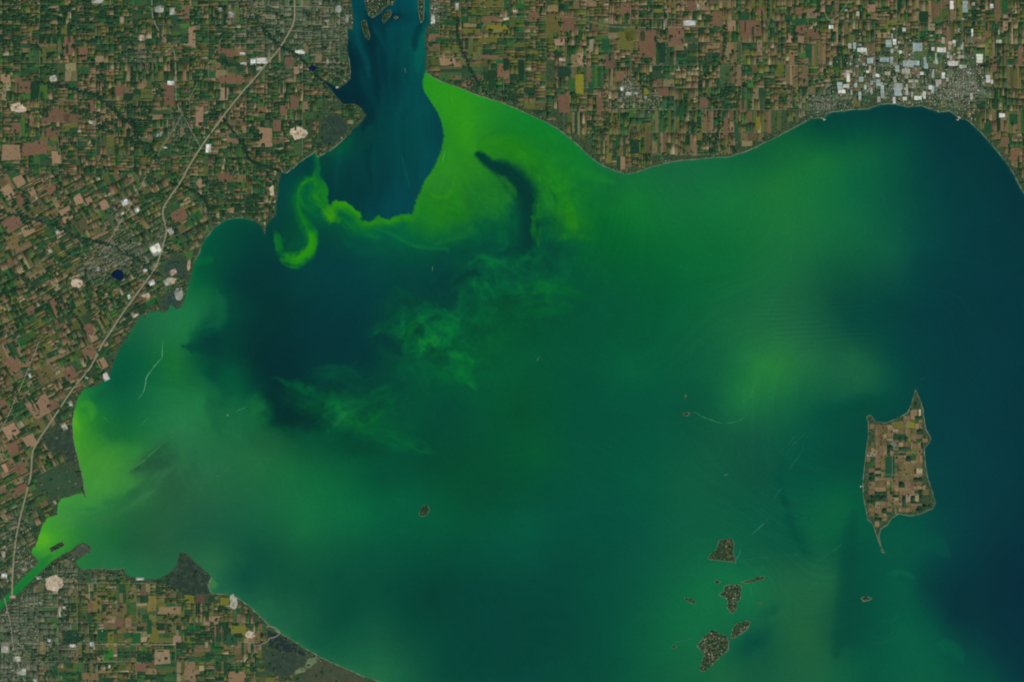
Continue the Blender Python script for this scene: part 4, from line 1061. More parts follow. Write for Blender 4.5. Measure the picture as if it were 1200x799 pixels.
    # hedgerow clumps, farm woods, trees along the creeks
    coast = MAINLAND[key]
    N = {'west': 5600, 'south': 1700, 'north': 4600}[key]
    bx = {'west': (-120, 430, -120, 720), 'south': (-120, 520, 640, 900), 'north': (495, 1320, -120, 300)}[key]
    px = RNG.uniform(bx[0], bx[1], N * 3); py = RNG.uniform(bx[2], bx[3], N * 3)
    den = .30 + 1.5 * np.clip(fbm(px, py, 22, 81, 3) + .08, 0, 1) + .9 * (np.abs(fbm(px, py, 60, 82, 3)) < .05)
    ok = RAST[key].many(px, py) & (RNG.random(N * 3) < den * .6)
    px, py = px[ok], py[ok]
    hd_ = seg_dist(hp, px, py)[0] if key == 'west' else np.full(len(px), 99.0)
    for x, y, hh in zip(px.tolist(), py.tolist(), hd_.tolist()):
        s = random.choice((.9, 1.2, 1.6, 2.2, 3.0)) * random.uniform(.8, 1.3)
        if not pin(key, x, y, s * .7) or hh < 1 + s * .5 or math.hypot(x - 138, y - 322) < 9: continue
        l = random.uniform(1, 2.6)
        woods.add(blob_outline(x, y, s * l, s, random.choice((0, 1.57)) + random.uniform(-.3, .3) - (.47 if key == 'west' and y > 200 else 0), 7),
                  LAND_Z - 1, LAND_Z + random.uniform(11, 17), lin(jit(random.choice(PAL['tree'] + [(48, 76, 52)]), .12)))
    for (cx, cy, rx, ry, an, k) in [(572, 104, 34, 8, 22, 'north'), (546, 72, 5, 24, -18, 'north'), (592, 113, 18, 6, 22, 'north'), (778, 56, 6, 13, 0, 'north'), (818, 74, 26, 5, -14, 'north'), (850, 112, 14, 18, 10, 'north'), (743, 164, 8, 14, 0, 'north'),
        (640, 62, 10, 4, 0, 'north'), (662, 84, 8, 6, 0, 'north'), (845, 172, 14, 5, 0, 'north'), (875, 98, 10, 5, 0, 'north'), (1010, 40, 8, 5, 0, 'north'), (720, 148, 6, 7, 0, 'north'), (760, 12, 9, 9, 0, 'north'), (970, 8, 6, 6, 0, 'north'), (925, 112, 10, 12, 0, 'north'),
        (20, 14, 42, 18, 0, 'west'), (112, 10, 34, 14, 0, 'west'), (30, 50, 30, 10, 0, 'west'), (75, 100, 14, 4, 0, 'west'), (110, 94, 15, 6, 0, 'west'), (114, 138, 10, 6, 0, 'west'), (68, 150, 8, 5, 0, 'west'), (298, 24, 26, 7, 42, 'west'), (156, 160, 10, 12, 0, 'west'),
        (0, 50, 10, 12, 0, 'west'), (150, 50, 10, 12, 0, 'west'), (240, 155, 8, 8, 0, 'west'), (178, 215, 10, 8, 0, 'west'), (60, 322, 12, 5, 0, 'west'), (5, 275, 8, 12, 0, 'west'), (50, 440, 8, 5, 0, 'west'), (200, 265, 10, 10, 0, 'west'), (300, 232, 10, 12, 0, 'west'), (270, 235, 12, 8, 0, 'west'),
        (86, 745, 12, 9, 0, 'south'), (118, 676, 30, 6, 0, 'south'), (192, 690, 10, 10, 0, 'south'), (100, 772, 26, 5, 0, 'south'), (295, 775, 8, 8, 0, 'south'), (245, 790, 14, 5, 0, 'south'), (165, 768, 10, 6, 0, 'south')]:
        if k != key: continue
        ca, sa = math.cos(math.radians(an)), math.sin(math.radians(an))
        for _ in range(int(rx * ry * .22)):
            t = random.uniform(0, 6.28); r = math.sqrt(random.random())
            u, v = r * rx * math.cos(t), r * ry * math.sin(t); qx, qy = cx + u * ca - v * sa, cy + u * sa + v * ca
            if not pin(key, qx, qy, 1.5): continue
            woods.add(blob_outline(qx, qy, random.uniform(1.6, 4), random.uniform(1.4, 3), random.uniform(0, 3)), LAND_Z - 1, LAND_Z + random.uniform(11, 17), lin(jit(random.choice(((32, 62, 44), (38, 68, 46), (30, 58, 44))), .1)))
    for pts, w, k in CREEKS:
        if k != key: continue
        cp = catmull(pts, 8)
        for (x, y) in cp:
            for _ in range(5):
                t = random.uniform(0, 6.28); r = random.uniform(.6, w * .5)
                qx, qy = x + r * math.cos(t), y + r * math.sin(t)
                if not pin(key, qx, qy) or math.hypot(qx - 138, qy - 322) < 9 or math.hypot(qx - 366, qy - 80) < 6: continue
                woods.add(blob_outline(qx, qy, random.uniform(1.8, 4), random.uniform(1.4, 2.6), random.uniform(0, 3)), LAND_Z - 1, LAND_Z + random.uniform(10, 15), lin(jit((26, 56, 42), .1)))
    o = patch.build('field_patchwork', M_patch, ROOT[key]); o['kind'] = 'stuff'
    o = woods.build('hedgerows', M_wood, ROOT[key]); o['kind'] = 'stuff'
    # section roads in one mesh per mainland
    V, F = [], []
    for q, poly in ROADS[key]:
        (x0, y0), (x1, y1) = q
        if max(x0, x1) < -60 or min(x0, x1) > 1260 or max(y0, y1) < -60 or min(y0, y1) > 860: continue
        tx = np.linspace(x0, x1, 5); ty = np.linspace(y0, y1, 5)
        if not all(pin(key, a_, b_) for a_, b_ in zip(tx, ty)) or not inside(poly, tx[2:3], ty[2:3])[0]: continue
        if any(mp.many(tx, ty).any() for mp in MARSH_M): continue
        L = math.hypot(x1 - x0, y1 - y0); nx, ny = -(y1 - y0) / L, (x1 - x0) / L; hwid = random.choice((.08, .1, .15))
        b = len(V)
        for sx, (x, y) in ((1, (x0, y0)), (-1, (x0, y0)), (-1, (x1, y1)), (1, (x1, y1))):
            V.append(W(x + sx * nx * hwid, y + sx * ny * hwid, LAND_Z + 6 + (.6 if abs(nx) > abs(ny) else 0)))
        F.append((b, b + 1, b + 2, b + 3))
    me = bpy.data.meshes.new('country_roads'); me.from_pydata(V, [], F); me.update()
    if me.polygons and me.polygons[0].normal.z < 0: me.flip_normals()
    o = link('country_roads', me, M_road, ROOT[key]); o['kind'] = 'stuff'

# large fields that stand out one by one, read off the photograph: centre, width, height, tilt, colour
BR, TN, OL, GR, DK, YL = (116, 90, 70), (150, 124, 96), (102, 102, 50), (34, 80, 50), (32, 64, 46), (124, 120, 44)
BIG = {
 'west': [((0, 0), 0, [(265, 545, 130, 56, BR), (345, 552, 90, 44, (104, 86, 64)), (425, 500, 32, 58, BR), (110, 400, 95, 70, BR), (55, 715, 90, 70, TN), (140, 700, 70, 60, BR), (1085, 372, 110, 42, BR), (932, 548, 36, 86, TN), (900, 172, 34, 96, TN), (390, 250, 40, 60, BR),
     (320, 210, 50, 90, BR), (790, 445, 50, 100, BR), (560, 430, 40, 40, BR), (1090, 640, 60, 60, (124, 104, 82)), (25, 370, 44, 40, TN), (75, 600, 45, 50, BR), (250, 620, 60, 40, BR), (190, 690, 60, 60, BR), (265, 740, 44, 60, TN), (1050, 250, 90, 40, BR), (195, 430, 60, 80, (70, 104, 44)), (1050, 440, 36, 60, (150, 132, 106)), (700, 630, 26, 60, BR), (870, 60, 40, 60, BR)]),
   ((0, 200), 27, [(365, 136, 40, 42, TN), (412, 142, 38, 34, TN), (486, 160, 38, 40, TN), (312, 205, 52, 62, (156, 122, 92)), (60, 250, 90, 60, BR), (60, 330, 60, 70, (120, 104, 66)), (130, 280, 60, 50, TN), (90, 50, 46, 50, TN), (40, 100, 50, 70, TN), (150, 100, 30, 40, TN), (95, 130, 30, 60, BR), (165, 185, 100, 40, (84, 86, 54)),
     (380, 250, 60, 70, (84, 80, 56)), (265, 620, 50, 70, BR), (440, 775, 40, 40, TN), (405, 745, 60, 50, BR), (280, 710, 40, 40, BR), (665, 645, 60, 28, BR), (715, 612, 70, 22, (34, 96, 50)), (840, 210, 70, 60, BR), (150, 650, 50, 34, BR), (240, 90, 50, 40, BR), (80, 620, 30, 80, OL), (910, 220, 70, 40, (44, 88, 48)), (940, 60, 36, 36, TN), (1050, 30, 60, 40, BR)]),
   ((0, 400), 27, [(190, 300, 110, 90, (142, 114, 90)), (50, 420, 64, 60, TN), (142, 462, 56, 60, TN), (60, 100, 70, 70, BR), (420, 50, 60, 60, BR), (330, 150, 60, 50, BR), (20, 300, 40, 60, BR), (250, 300, 50, 40, BR), (90, 590, 50, 50, BR), (24, 590, 20, 40, (176, 132, 108)), (480, 100, 40, 50, TN), (60, 500, 50, 50, BR), (100, 690, 70, 40, BR)]),
   ((300, 0), 0, [(45, 645, 60, 90, TN), (155, 290, 46, 44, BR), (30, 520, 40, 40, BR), (100, 590, 44, 60, BR), (180, 480, 40, 60, BR), (130, 520, 34, 50, BR), (190, 330, 24, 36, TN)])],
 'north': [((600, 0), 0, [(635, 200, 84, 132, BR), (535, 190, 80, 90, OL), (560, 160, 60, 60, (92, 96, 46)), (462, 290, 46, 66, (104, 82, 68)), (770, 172, 78, 92, BR), (1115, 135, 100, 76, BR), (318, 392, 40, 96, YL), (245, 490, 56, 90, BR), (505, 358, 42, 48, BR), (80, 430, 36, 40, GR), (242, 338, 58, 46, DK), (712, 430, 46, 38, BR), (735, 492, 56, 36, (54, 100, 60)), (785, 520, 50, 50, GR), (630, 425, 24, 38, YL),
     (1085, 82, 56, 28, GR), (1165, 55, 36, 40, BR), (700, 245, 40, 96, DK), (225, 198, 50, 30, (160, 128, 108)), (372, 215, 18, 60, (142, 134, 108)), (725, 85, 14, 76, (140, 122, 102)), (260, 110, 60, 70, BR), (190, 110, 66, 80, (100, 96, 50)), (100, 80, 50, 50, BR), (250, 35, 26, 44, GR), (280, 400, 30, 70, (50, 92, 50)), (370, 415, 24, 60, GR), (410, 500, 28, 90, BR), (455, 740, 24, 50, OL), (575, 690, 44, 60, DK), (320, 280, 28, 60, TN), (440, 210, 40, 50, GR),
     (880, 640, 24, 70, OL), (1000, 590, 20, 80, BR), (1050, 620, 18, 90, GR), (1150, 580, 20, 70, YL), (1080, 500, 30, 60, BR), (900, 480, 40, 50, BR), (1030, 120, 40, 50, TN), (960, 90, 44, 60, BR), (1160, 220, 26, 60, (128, 112, 90)), (840, 30, 40, 50, BR), (530, 40, 40, 50, BR)]),
   ((900, 0), 0, [(155, 145, 44, 50, BR), (212, 160, 54, 50, BR), (156, 186, 30, 32, (134, 116, 90)), (205, 65, 50, 40, (130, 112, 88)), (145, 55, 30, 36, BR), (95, 88, 40, 34, GR), (150, 100, 60, 26, GR), (100, 185, 28, 30, TN), (190, 240, 32, 60, GR), (110, 270, 28, 70, (124, 100, 72)), (485, 40, 36, 36, (150, 118, 92)), (510, 80, 44, 30, (134, 110, 80)), (1130, 660, 30, 40, GR), (1160, 720, 44, 60, BR), (1110, 660, 36, 40, BR), (1060, 300, 22, 80, BR), (1180, 260, 20, 90, BR), (1025, 140, 20, 80, BR),
     (1075, 30, 20, 60, BR), (1110, 110, 22, 80, TN), (1150, 560, 40, 50, GR), (1030, 600, 36, 50, GR), (60, 330, 30, 60, (84, 96, 40)), (300, 270, 24, 60, (110, 100, 60)), (320, 330, 24, 40, (70, 104, 44)), (560, 130, 24, 40, OL), (790, 50, 30, 60, BR), (960, 270, 30, 40, (74, 88, 66))]),
   ((300, 0), 0, [(895, 290, 76, 34, TN), (1000, 120, 66, 18, (132, 118, 80)), (1110, 20, 90, 30, OL), (1010, 150, 90, 28, (100, 96, 46)), (1130, 130, 100, 22, YL), (1080, 190, 90, 24, OL), (830, 175, 50, 24, BR), (830, 220, 50, 24, BR), (830, 150, 50, 20, GR), (905, 110, 60, 24, GR), (1090, 268, 90, 18, BR), (1040, 60, 70, 24, (80, 96, 44)), (1150, 330, 40, 60, BR), (1160, 200, 30, 24, GR), (1100, 90, 70, 20, BR)])],
 'south': [((0, 599), 0, [(1115, 556, 74, 46, (116, 116, 48)), (888, 412, 44, 40, (112, 110, 46)), (938, 412, 36, 40, (100, 74, 62)), (708, 430, 44, 70, (120, 110, 60)), (790, 462, 106, 32, (140, 120, 88)), (335, 580, 84, 54, DK), (762, 680, 74, 66, (144, 124, 98)), (455, 430, 40, 76, (112, 104, 56)), (640, 590, 40, 50, (36, 96, 48)), (520, 600, 30, 80, (104, 108, 48)), (885, 600, 60, 34, (104, 108, 52)), (830, 600, 40, 36, (140, 118, 96)), (420, 440, 22, 60, BR), (345, 450, 26, 46, DK), (605, 450, 24, 56, (52, 92, 46)),
     (900, 545, 66, 16, (28, 96, 50)), (1020, 560, 60, 50, BR), (990, 510, 70, 40, (138, 116, 88)), (1110, 770, 80, 50, (140, 116, 86)), (900, 760, 70, 40, (142, 118, 92)), (1050, 420, 44, 36, (110, 112, 44)), (430, 770, 90, 34, (122, 104, 68)), (510, 670, 44, 50, (48, 112, 46)), (720, 575, 40, 70, OL), (560, 520, 40, 40, BR), (700, 540, 22, 66, GR), (1080, 600, 60, 50, (44, 84, 54)), (660, 730, 60, 40, BR), (1010, 640, 50, 50, (44, 92, 50)), (600, 520, 30, 50, (140, 108, 84))])]}
for key, sets in BIG.items():
    for (ox, oy), tilt, L in sets:
        for q, (zx, zy, zw, zh, c) in enumerate(L):
            x, y, w, h = ox + zx / 3.993, oy + zy / 3.993, zw / 3.993, zh / 3.993
            if not pin(key, x, y, max(w, h) * .62): continue
            o = link('field', random.choice(FIELDS), None, ROOT[key])
            o.location = W(x, y, LAND_Z - .5); o.scale = (w * S, h * S, 7.2 + .05 * q); o.rotation_euler = (0, 0, math.radians(tilt)); o.color = lin4(jit(tuple(v * .94 for v in c), .05))

# ------------------------------------------------------------------ towns: thousands of small roofs
TOWNS = [('grey suburb streets west of the blue river', [0, 1, 2, 26], 'west', 1500), ('grey town streets round the dark blue pond', [3, 4, 5, 6, 7], 'west', 1500),
         ('roofs of the northern half of the river city', [10, 11], 'west', 700), ('dense pale roofs of the southern river city', [8, 9, 12, 13, 14, 27], 'south', 2600),
         ('grey lakeside town beside the greenhouses on the north-eastern shore', [15, 16, 18, 19, 20], 'north', 4200), ('small grey harbour town on the northern shore', [17], 'north', 700),
         ('small grey inland town among the northern fields', [21, 22], 'north', 450), ('grey riverside town on the eastern bank', [23], 'north', 350),
         ('small grey village in the north-western fields', [24], 'west', 160), ('small grey village by the highway', [25], 'west', 220)]
ROOFS = [(156, 150, 134), (142, 138, 122), (126, 126, 108), (106, 112, 94), (140, 124, 106), (84, 98, 80), (176, 170, 154), (118, 122, 102), (62, 86, 62), (72, 92, 68), (54, 80, 58)]
for lab, ids, key, n in TOWNS:
    pr = Prisms(); coast = MAINLAND[key]
    P = [URB[i if i < len(URB) else -1] for i in ids]
    wt = [p[2] * p[3] * p[4] for p in P]
    k = 0; tries = 0
    while k < n and tries < n * 4:
        tries += 1
        cx, cy, rx, ry, s = random.choices(P, wt)[0]
        x = random.gauss(cx, rx * .62); y = random.gauss(cy, ry * .62)
        if not in_frame(x, y, 60) or not pin(key, x, y, .6) or math.hypot(x - 138, y - 322) < 8.5: continue
        w = random.choice((.25, .3, .35, .45, .6, .9)); h = w * random.uniform(.6, 1.7); a = math.radians(-27) if (key == 'west' and y > 200) else 0
        q = [(x + sx * w * math.cos(a) - sy * h * math.sin(a), y + sx * w * math.sin(a) + sy * h * math.cos(a)) for sx, sy in ((-.5, -.5), (.5, -.5), (.5, .5), (-.5, .5))]
        pr.add(q, LAND_Z - 1, LAND_Z + random.uniform(18, 26), lin(jit(tuple(v * (1.12 if key == 'north' else 1.0) for v in random.choice(ROOFS if key == 'west' else ROOFS[:8])), .12))); k += 1
    tag(pr.build('town_roofs', M_roof), lab, 'town', kind='stuff')

# ------------------------------------------------------------------ large roofs, quarries, yards and greenhouses
SHADE = {'w': (200, 200, 190), 'b': (142, 160, 156), 't': (158, 158, 142), 'p': (168, 144, 130), 'g': (140, 142, 132), 'c': (184, 166, 142), 'n': (160, 138, 110)}
ADJ = {'w': 'white', 'b': 'pale blue-grey', 't': 'light grey', 'p': 'pinkish', 'g': 'grey', 'c': 'cream', 'n': 'tan'}
def size_word(w, h):
    s = 'large' if w * h > 75 else 'small' if w * h < 26 else 'mid-sized'
    sh = 'long north-south' if h > 1.6 * w else 'long east-west' if w > 1.6 * h else 'blocky'
    return s + ' ' + sh
box_mesh = {}
def ridge_mesh(n):
    """multi-span glasshouse roof: n ridges side by side in a unit footprint"""
    if n in box_mesh: return box_mesh[n]
    V, F = [], []
    for i in range(n):
        x0, x1 = -.5 + i / n, -.5 + (i + 1) / n - .0006; xm = (x0 + x1) / 2; b = len(V)
        V += [(x0, -.5, 0), (x1, -.5, 0), (x1, .5, 0), (x0, .5, 0), (x0, -.5, .8), (x1, -.5, .8), (x1, .5, .8), (x0, .5, .8), (xm, -.5, 1), (xm, .5, 1)]
        F += [(b, b + 1, b + 5, b + 8, b + 4), (b + 2, b + 3, b + 7, b + 9, b + 6), (b + 1, b + 2, b + 6, b + 5), (b + 3, b, b + 4, b + 7), (b + 4, b + 8, b + 9, b + 7), (b + 8, b + 5, b + 6, b + 9)]
    me = bpy.data.meshes.new('glasshouse_bay'); me.from_pydata(V, [], F); me.update(); me.materials.append(M_roofo)
    box_mesh[n] = me
    return me
roof_unit = unit.copy(); roof_unit.name = 'roof_block'; roof_unit.materials.clear(); roof_unit.materials.append(M_roofo)
yard_unit = unit.copy(); yard_unit.name = 'yard'; yard_unit.materials.clear(); yard_unit.materials.append(M_yard)
def child(name, me, par, x, y, w, h, z0, z1, c):
    o = link(name, me, None, par); o.location = (x * S, -y * S, z0); o.scale = (w * S, h * S, z1 - z0); o.color = lin4(c)
    return o
def greenhouse(x, y, w, h, k):
    e = empty('greenhouse', W(x, y, LAND_Z))
    if not pin('north', x, y + 13): loc = 'close to the north-eastern lake shore'
    elif math.hypot(x - 1130, y - 100) < 34: loc = 'at the edge of the grey lakeside town'
    elif math.hypot(x - 968, y - 120) < 34: loc = 'near the small grey harbour town'
    elif x > 1145: loc = 'among strip fields east of the lakeside town'
    elif y < 42: loc = 'among the inland fields north of the greenhouse belt'
    elif x < 1020: loc = 'at the western end of the greenhouse belt'
    else: loc = 'in the middle of the greenhouse belt' if y > 62 else 'on the inland edge of the greenhouse belt'
    lab = f'{size_word(w, h)} {ADJ[k]} greenhouse roof {loc}'
    tag(e, lab, 'greenhouse', f'{size_word(w, h)} {ADJ[k]} greenhouses {loc}')
    nb = 1 if w * h < 22 else 2 if w * h < 60 else 3
    for i in range(nb):
        if h >= w: child('glasshouse_bay', ridge_mesh(5), e, random.uniform(-.2, .2), -h / 2 + (i + .5) * h / nb, w * random.uniform(.8, 1), h / nb - .25, -1, 22, jit(SHADE[k], .1))
        else: child('glasshouse_bay', ridge_mesh(5), e, -w / 2 + (i + .5) * w / nb, random.uniform(-.2, .2), w / nb - .25, h * random.uniform(.8, 1), -1, 22, jit(SHADE[k], .1))
def works(x, y, w, h, k, where, a=0.0, n=None):
    e = empty('industrial_site', W(x, y, LAND_Z), math.radians(a))
    tag(e, f'{size_word(w, h)} {ADJ[k]} industrial roofs {where}', 'factory', f'{size_word(w, h)} {ADJ[k]} roofs {where}')
    child('yard', yard_unit, e, 0, 0, w, h, -1, 8.5 + random.uniform(0, .8), tuple(v * .72 for v in SHADE[k]))
    n = n or max(2, int(w * h / 7)); n = min(n, 12)
    for i in range(n):
        ww, hh = random.uniform(.25, .55) * w, random.uniform(.2, .5) * h
        child('roof_block', roof_unit, e, random.uniform(-.5, .5) * (w - ww), random.uniform(-.5, .5) * (h - hh), ww, hh, -1, 16 + i * 1.3, jit(SHADE[k], .16))
def quarry(x, y, w, h, k, lab, seed):
    e = empty('quarry', W(x, y, LAND_Z)); tag(e, lab, 'quarry')
    out = rough_outline([(x + (w / 2) * r * math.cos(t), y + (h / 2) * r * math.sin(t)) for t, r in [(i * .5236, random.Random(seed + i).uniform(.75, 1.2)) for i in range(12)]], 2.2, seed, .8)
    o = link('pit_floor', land_mesh('pit_floor', out, M_yard, LAND_Z + 10, LAND_Z - 2)); o.color = lin4(SHADE[k])
    o.parent = e; o.matrix_parent_inverse = e.matrix_basis.inverted()
    for i in range(4):
        rr = random.Random(seed * 3 + i)
        qx, qy = x + rr.uniform(-.3, .3) * w, y + rr.uniform(-.3, .3) * h
        o2 = link('spoil_heap', land_mesh('spoil_heap', rough_outline(blob_outline(qx, qy, w * .26, h * .26, 0), .3, seed + i, 1), M_yard, LAND_Z + 18 + i, LAND_Z + 8))
        kk = rr.choice((.78, .9, 1.1)); o2.color = lin4(tuple(min(245, v * kk) for v in SHADE[k])); o2.parent = e; o2.matrix_parent_inverse = e.matrix_basis.inverted()
Z4 = 3.993
G = '''440 235 45 22 w;565 205 30 35 b;592 198 18 28 w;700 222 45 40 b;772 230 18 18 w;812 235 42 25 w;990 275 34 42 w;1030 370 24 36 w;1047 30 18 20 w;860 25 18 40 w;922 32 28 55 b;295 128 22 18 w;868 298 46 26 w;656 300 50 32 b;645 334 40 24 t;694 296 30 24 b;604 322 22 32 b;545 280 44 24 b;478 286 30 28 b;512 355 20 15 w;516 388 24 32 b;375 365 18 40 w;336 402 26 34 b;366 404 28 20 w;345 430 34 18 w;436 372 24 24 b;466 336 15 14 w;610 420 44 60 b;650 420 12 52 t;536 430 18 60 b;430 450 14 40 b;590 470 14 30 w;702 460 36 22 w;732 446 14 36 w;640 462 20 18 w;820 355 18 30 w;798 385 28 24 p;1095 540 28 20 w;1080 195 26 18 t;956 155 10 36 w;904 266 28 18 t;912 312 36 18 t;786 268 10 38 t;820 190 14 30 t;870 196 15 15 w;636 140 18 18 w;740 310 20 26 b;580 240 16 20 t;960 20 16 18 t;1048 384 10 20 w;620 245 14 16 w;455 410 12 22 b;485 425 12 26 t;560 345 26 16 t;720 345 18 14 w;668 380 24 14 t;760 410 16 20 w'''
for r in G.split(';'):
    x, y, w, h, k = r.split(); x, y, w, h = (float(v) / Z4 for v in (x, y, w, h))
    greenhouse(900 + x, y, w, h, k)
for _ in range(95):
    x, y = random.gauss(1065, 55), random.gauss(82, 30)
    if not (960 < x < 1180 and 8 < y < 122) or not pin('north', x, y, 3): continue
    w = random.uniform(1.6, 4.2); h = w * random.choice((.7, 1, 1.6, 2.4))
    greenhouse(x, y, w, min(h, 8), random.choice('bttpgg'))
for (ox, oy), where, txt in [
    ((0, 0), 'in the north-western fields', '455 8 56 22 t;570 95 20 34 n;665 178 24 28 c;745 45 42 36 g;808 55 28 36 t;800 390 34 20 w;975 695 26 40 w;1135 252 26 12 w;1140 300 30 14 w;1185 290 28 32 w;1085 70 28 28 g;430 575 34 18 t;775 690 20 10 w;1030 45 18 18 t'),
    ((300, 0), 'west of the blue river', '25 285 54 28 w;205 245 46 20 w;335 290 12 26 t;15 322 28 18 t;385 45 30 36 g;425 90 18 40 g;330 100 20 12 t;380 410 14 8 w;300 20 14 14 t'),
    ((300, 0), 'near the eastern river bank', '828 92 18 44 w;940 32 18 40 t;1170 90 30 14 c'),
    ((600, 0), 'among the northern strip fields', '830 110 58 26 w;872 35 15 30 t;235 280 30 18 c;15 55 26 16 c;515 415 16 22 w;545 440 30 16 w;580 437 14 10 w;625 458 14 16 t'),
    ((0, 200), 'round the town on the wooded creek', '585 150 34 28 w;640 185 20 22 w;730 370 50 50 w;800 285 26 36 t;575 200 18 14 w;710 525 30 24 w;785 520 36 30 t;635 678 30 10 w;810 475 34 26 p;270 290 20 22 t;235 375 18 22 t;460 460 16 22 t;680 465 24 14 w;604 590 16 20 w'),
    ((0, 400), 'on the western lake shore', '495 165 28 38 w;302 400 24 30 t;256 752 14 20 t;140 160 12 22 w;405 170 14 14 t;330 290 20 24 t'),
    ((0, 599), 'round the southern river city', '655 315 38 12 w;25 640 40 46 t;430 620 20 22 w;340 628 28 16 w;230 603 14 16 w;165 790 20 12 w;80 690 38 26 t;100 750 44 30 t;280 470 14 50 t;20 300 26 24 w;115 270 24 14 t;60 400 28 16 p;180 310 26 16 t;300 450 14 14 w;15 200 20 30 t;190 430 16 12 t;512 725 10 14 w')]:
    for r in txt.split(';'):
        x, y, w, h, k = r.split(); x, y, w, h = (float(v) / Z4 for v in (x, y, w, h))
        works(ox + x, oy + y, w, h, k, where, 27 if oy in (200, 400) else 0)
quarry(22, 127, 19, 13, 'c', 'cream stone quarry among brown fields in the north-west', 501)
quarry(351, 156, 21, 17, 'c', 'cream stone quarry inland of the marshy shore point', 502)
quarry(91, 331, 15, 13, 'c', 'cream quarry west of the dark blue town pond', 503)
quarry(172, 346, 11, 7, 'c', 'small cream sand pit by the harbour', 504)
quarry(200, 328, 14, 8, 'c', 'pale bare yard on the harbour point', 505)
quarry(209, 344, 11, 16, 'g', 'grey power plant ash yard on the harbour point', 506)
quarry(318, 224, 6, 13, 'c', 'bare cream sand patch at the shore inside the hooked green bay', 507)
quarry(62, 93, 11, 8, 't', 'pale gravel pit beside the north-western creek', 508)
quarry(274, 706, 8, 18, 't', 'white stone quarry on the southern shore', 509)
quarry(294, 744, 11, 9, 'c', 'pale dyked flat behind the southern shore', 510)
quarry(66, 684, 22, 20, 'c', 'cream railway and port yards beside the green river', 511)
quarry(187, 158, 7, 6, 'g', 'small grey round pit in the north-western fields', 512)
quarry(222, 310, 4, 14, 'n', 'narrow sandy strip on the western shore', 513)

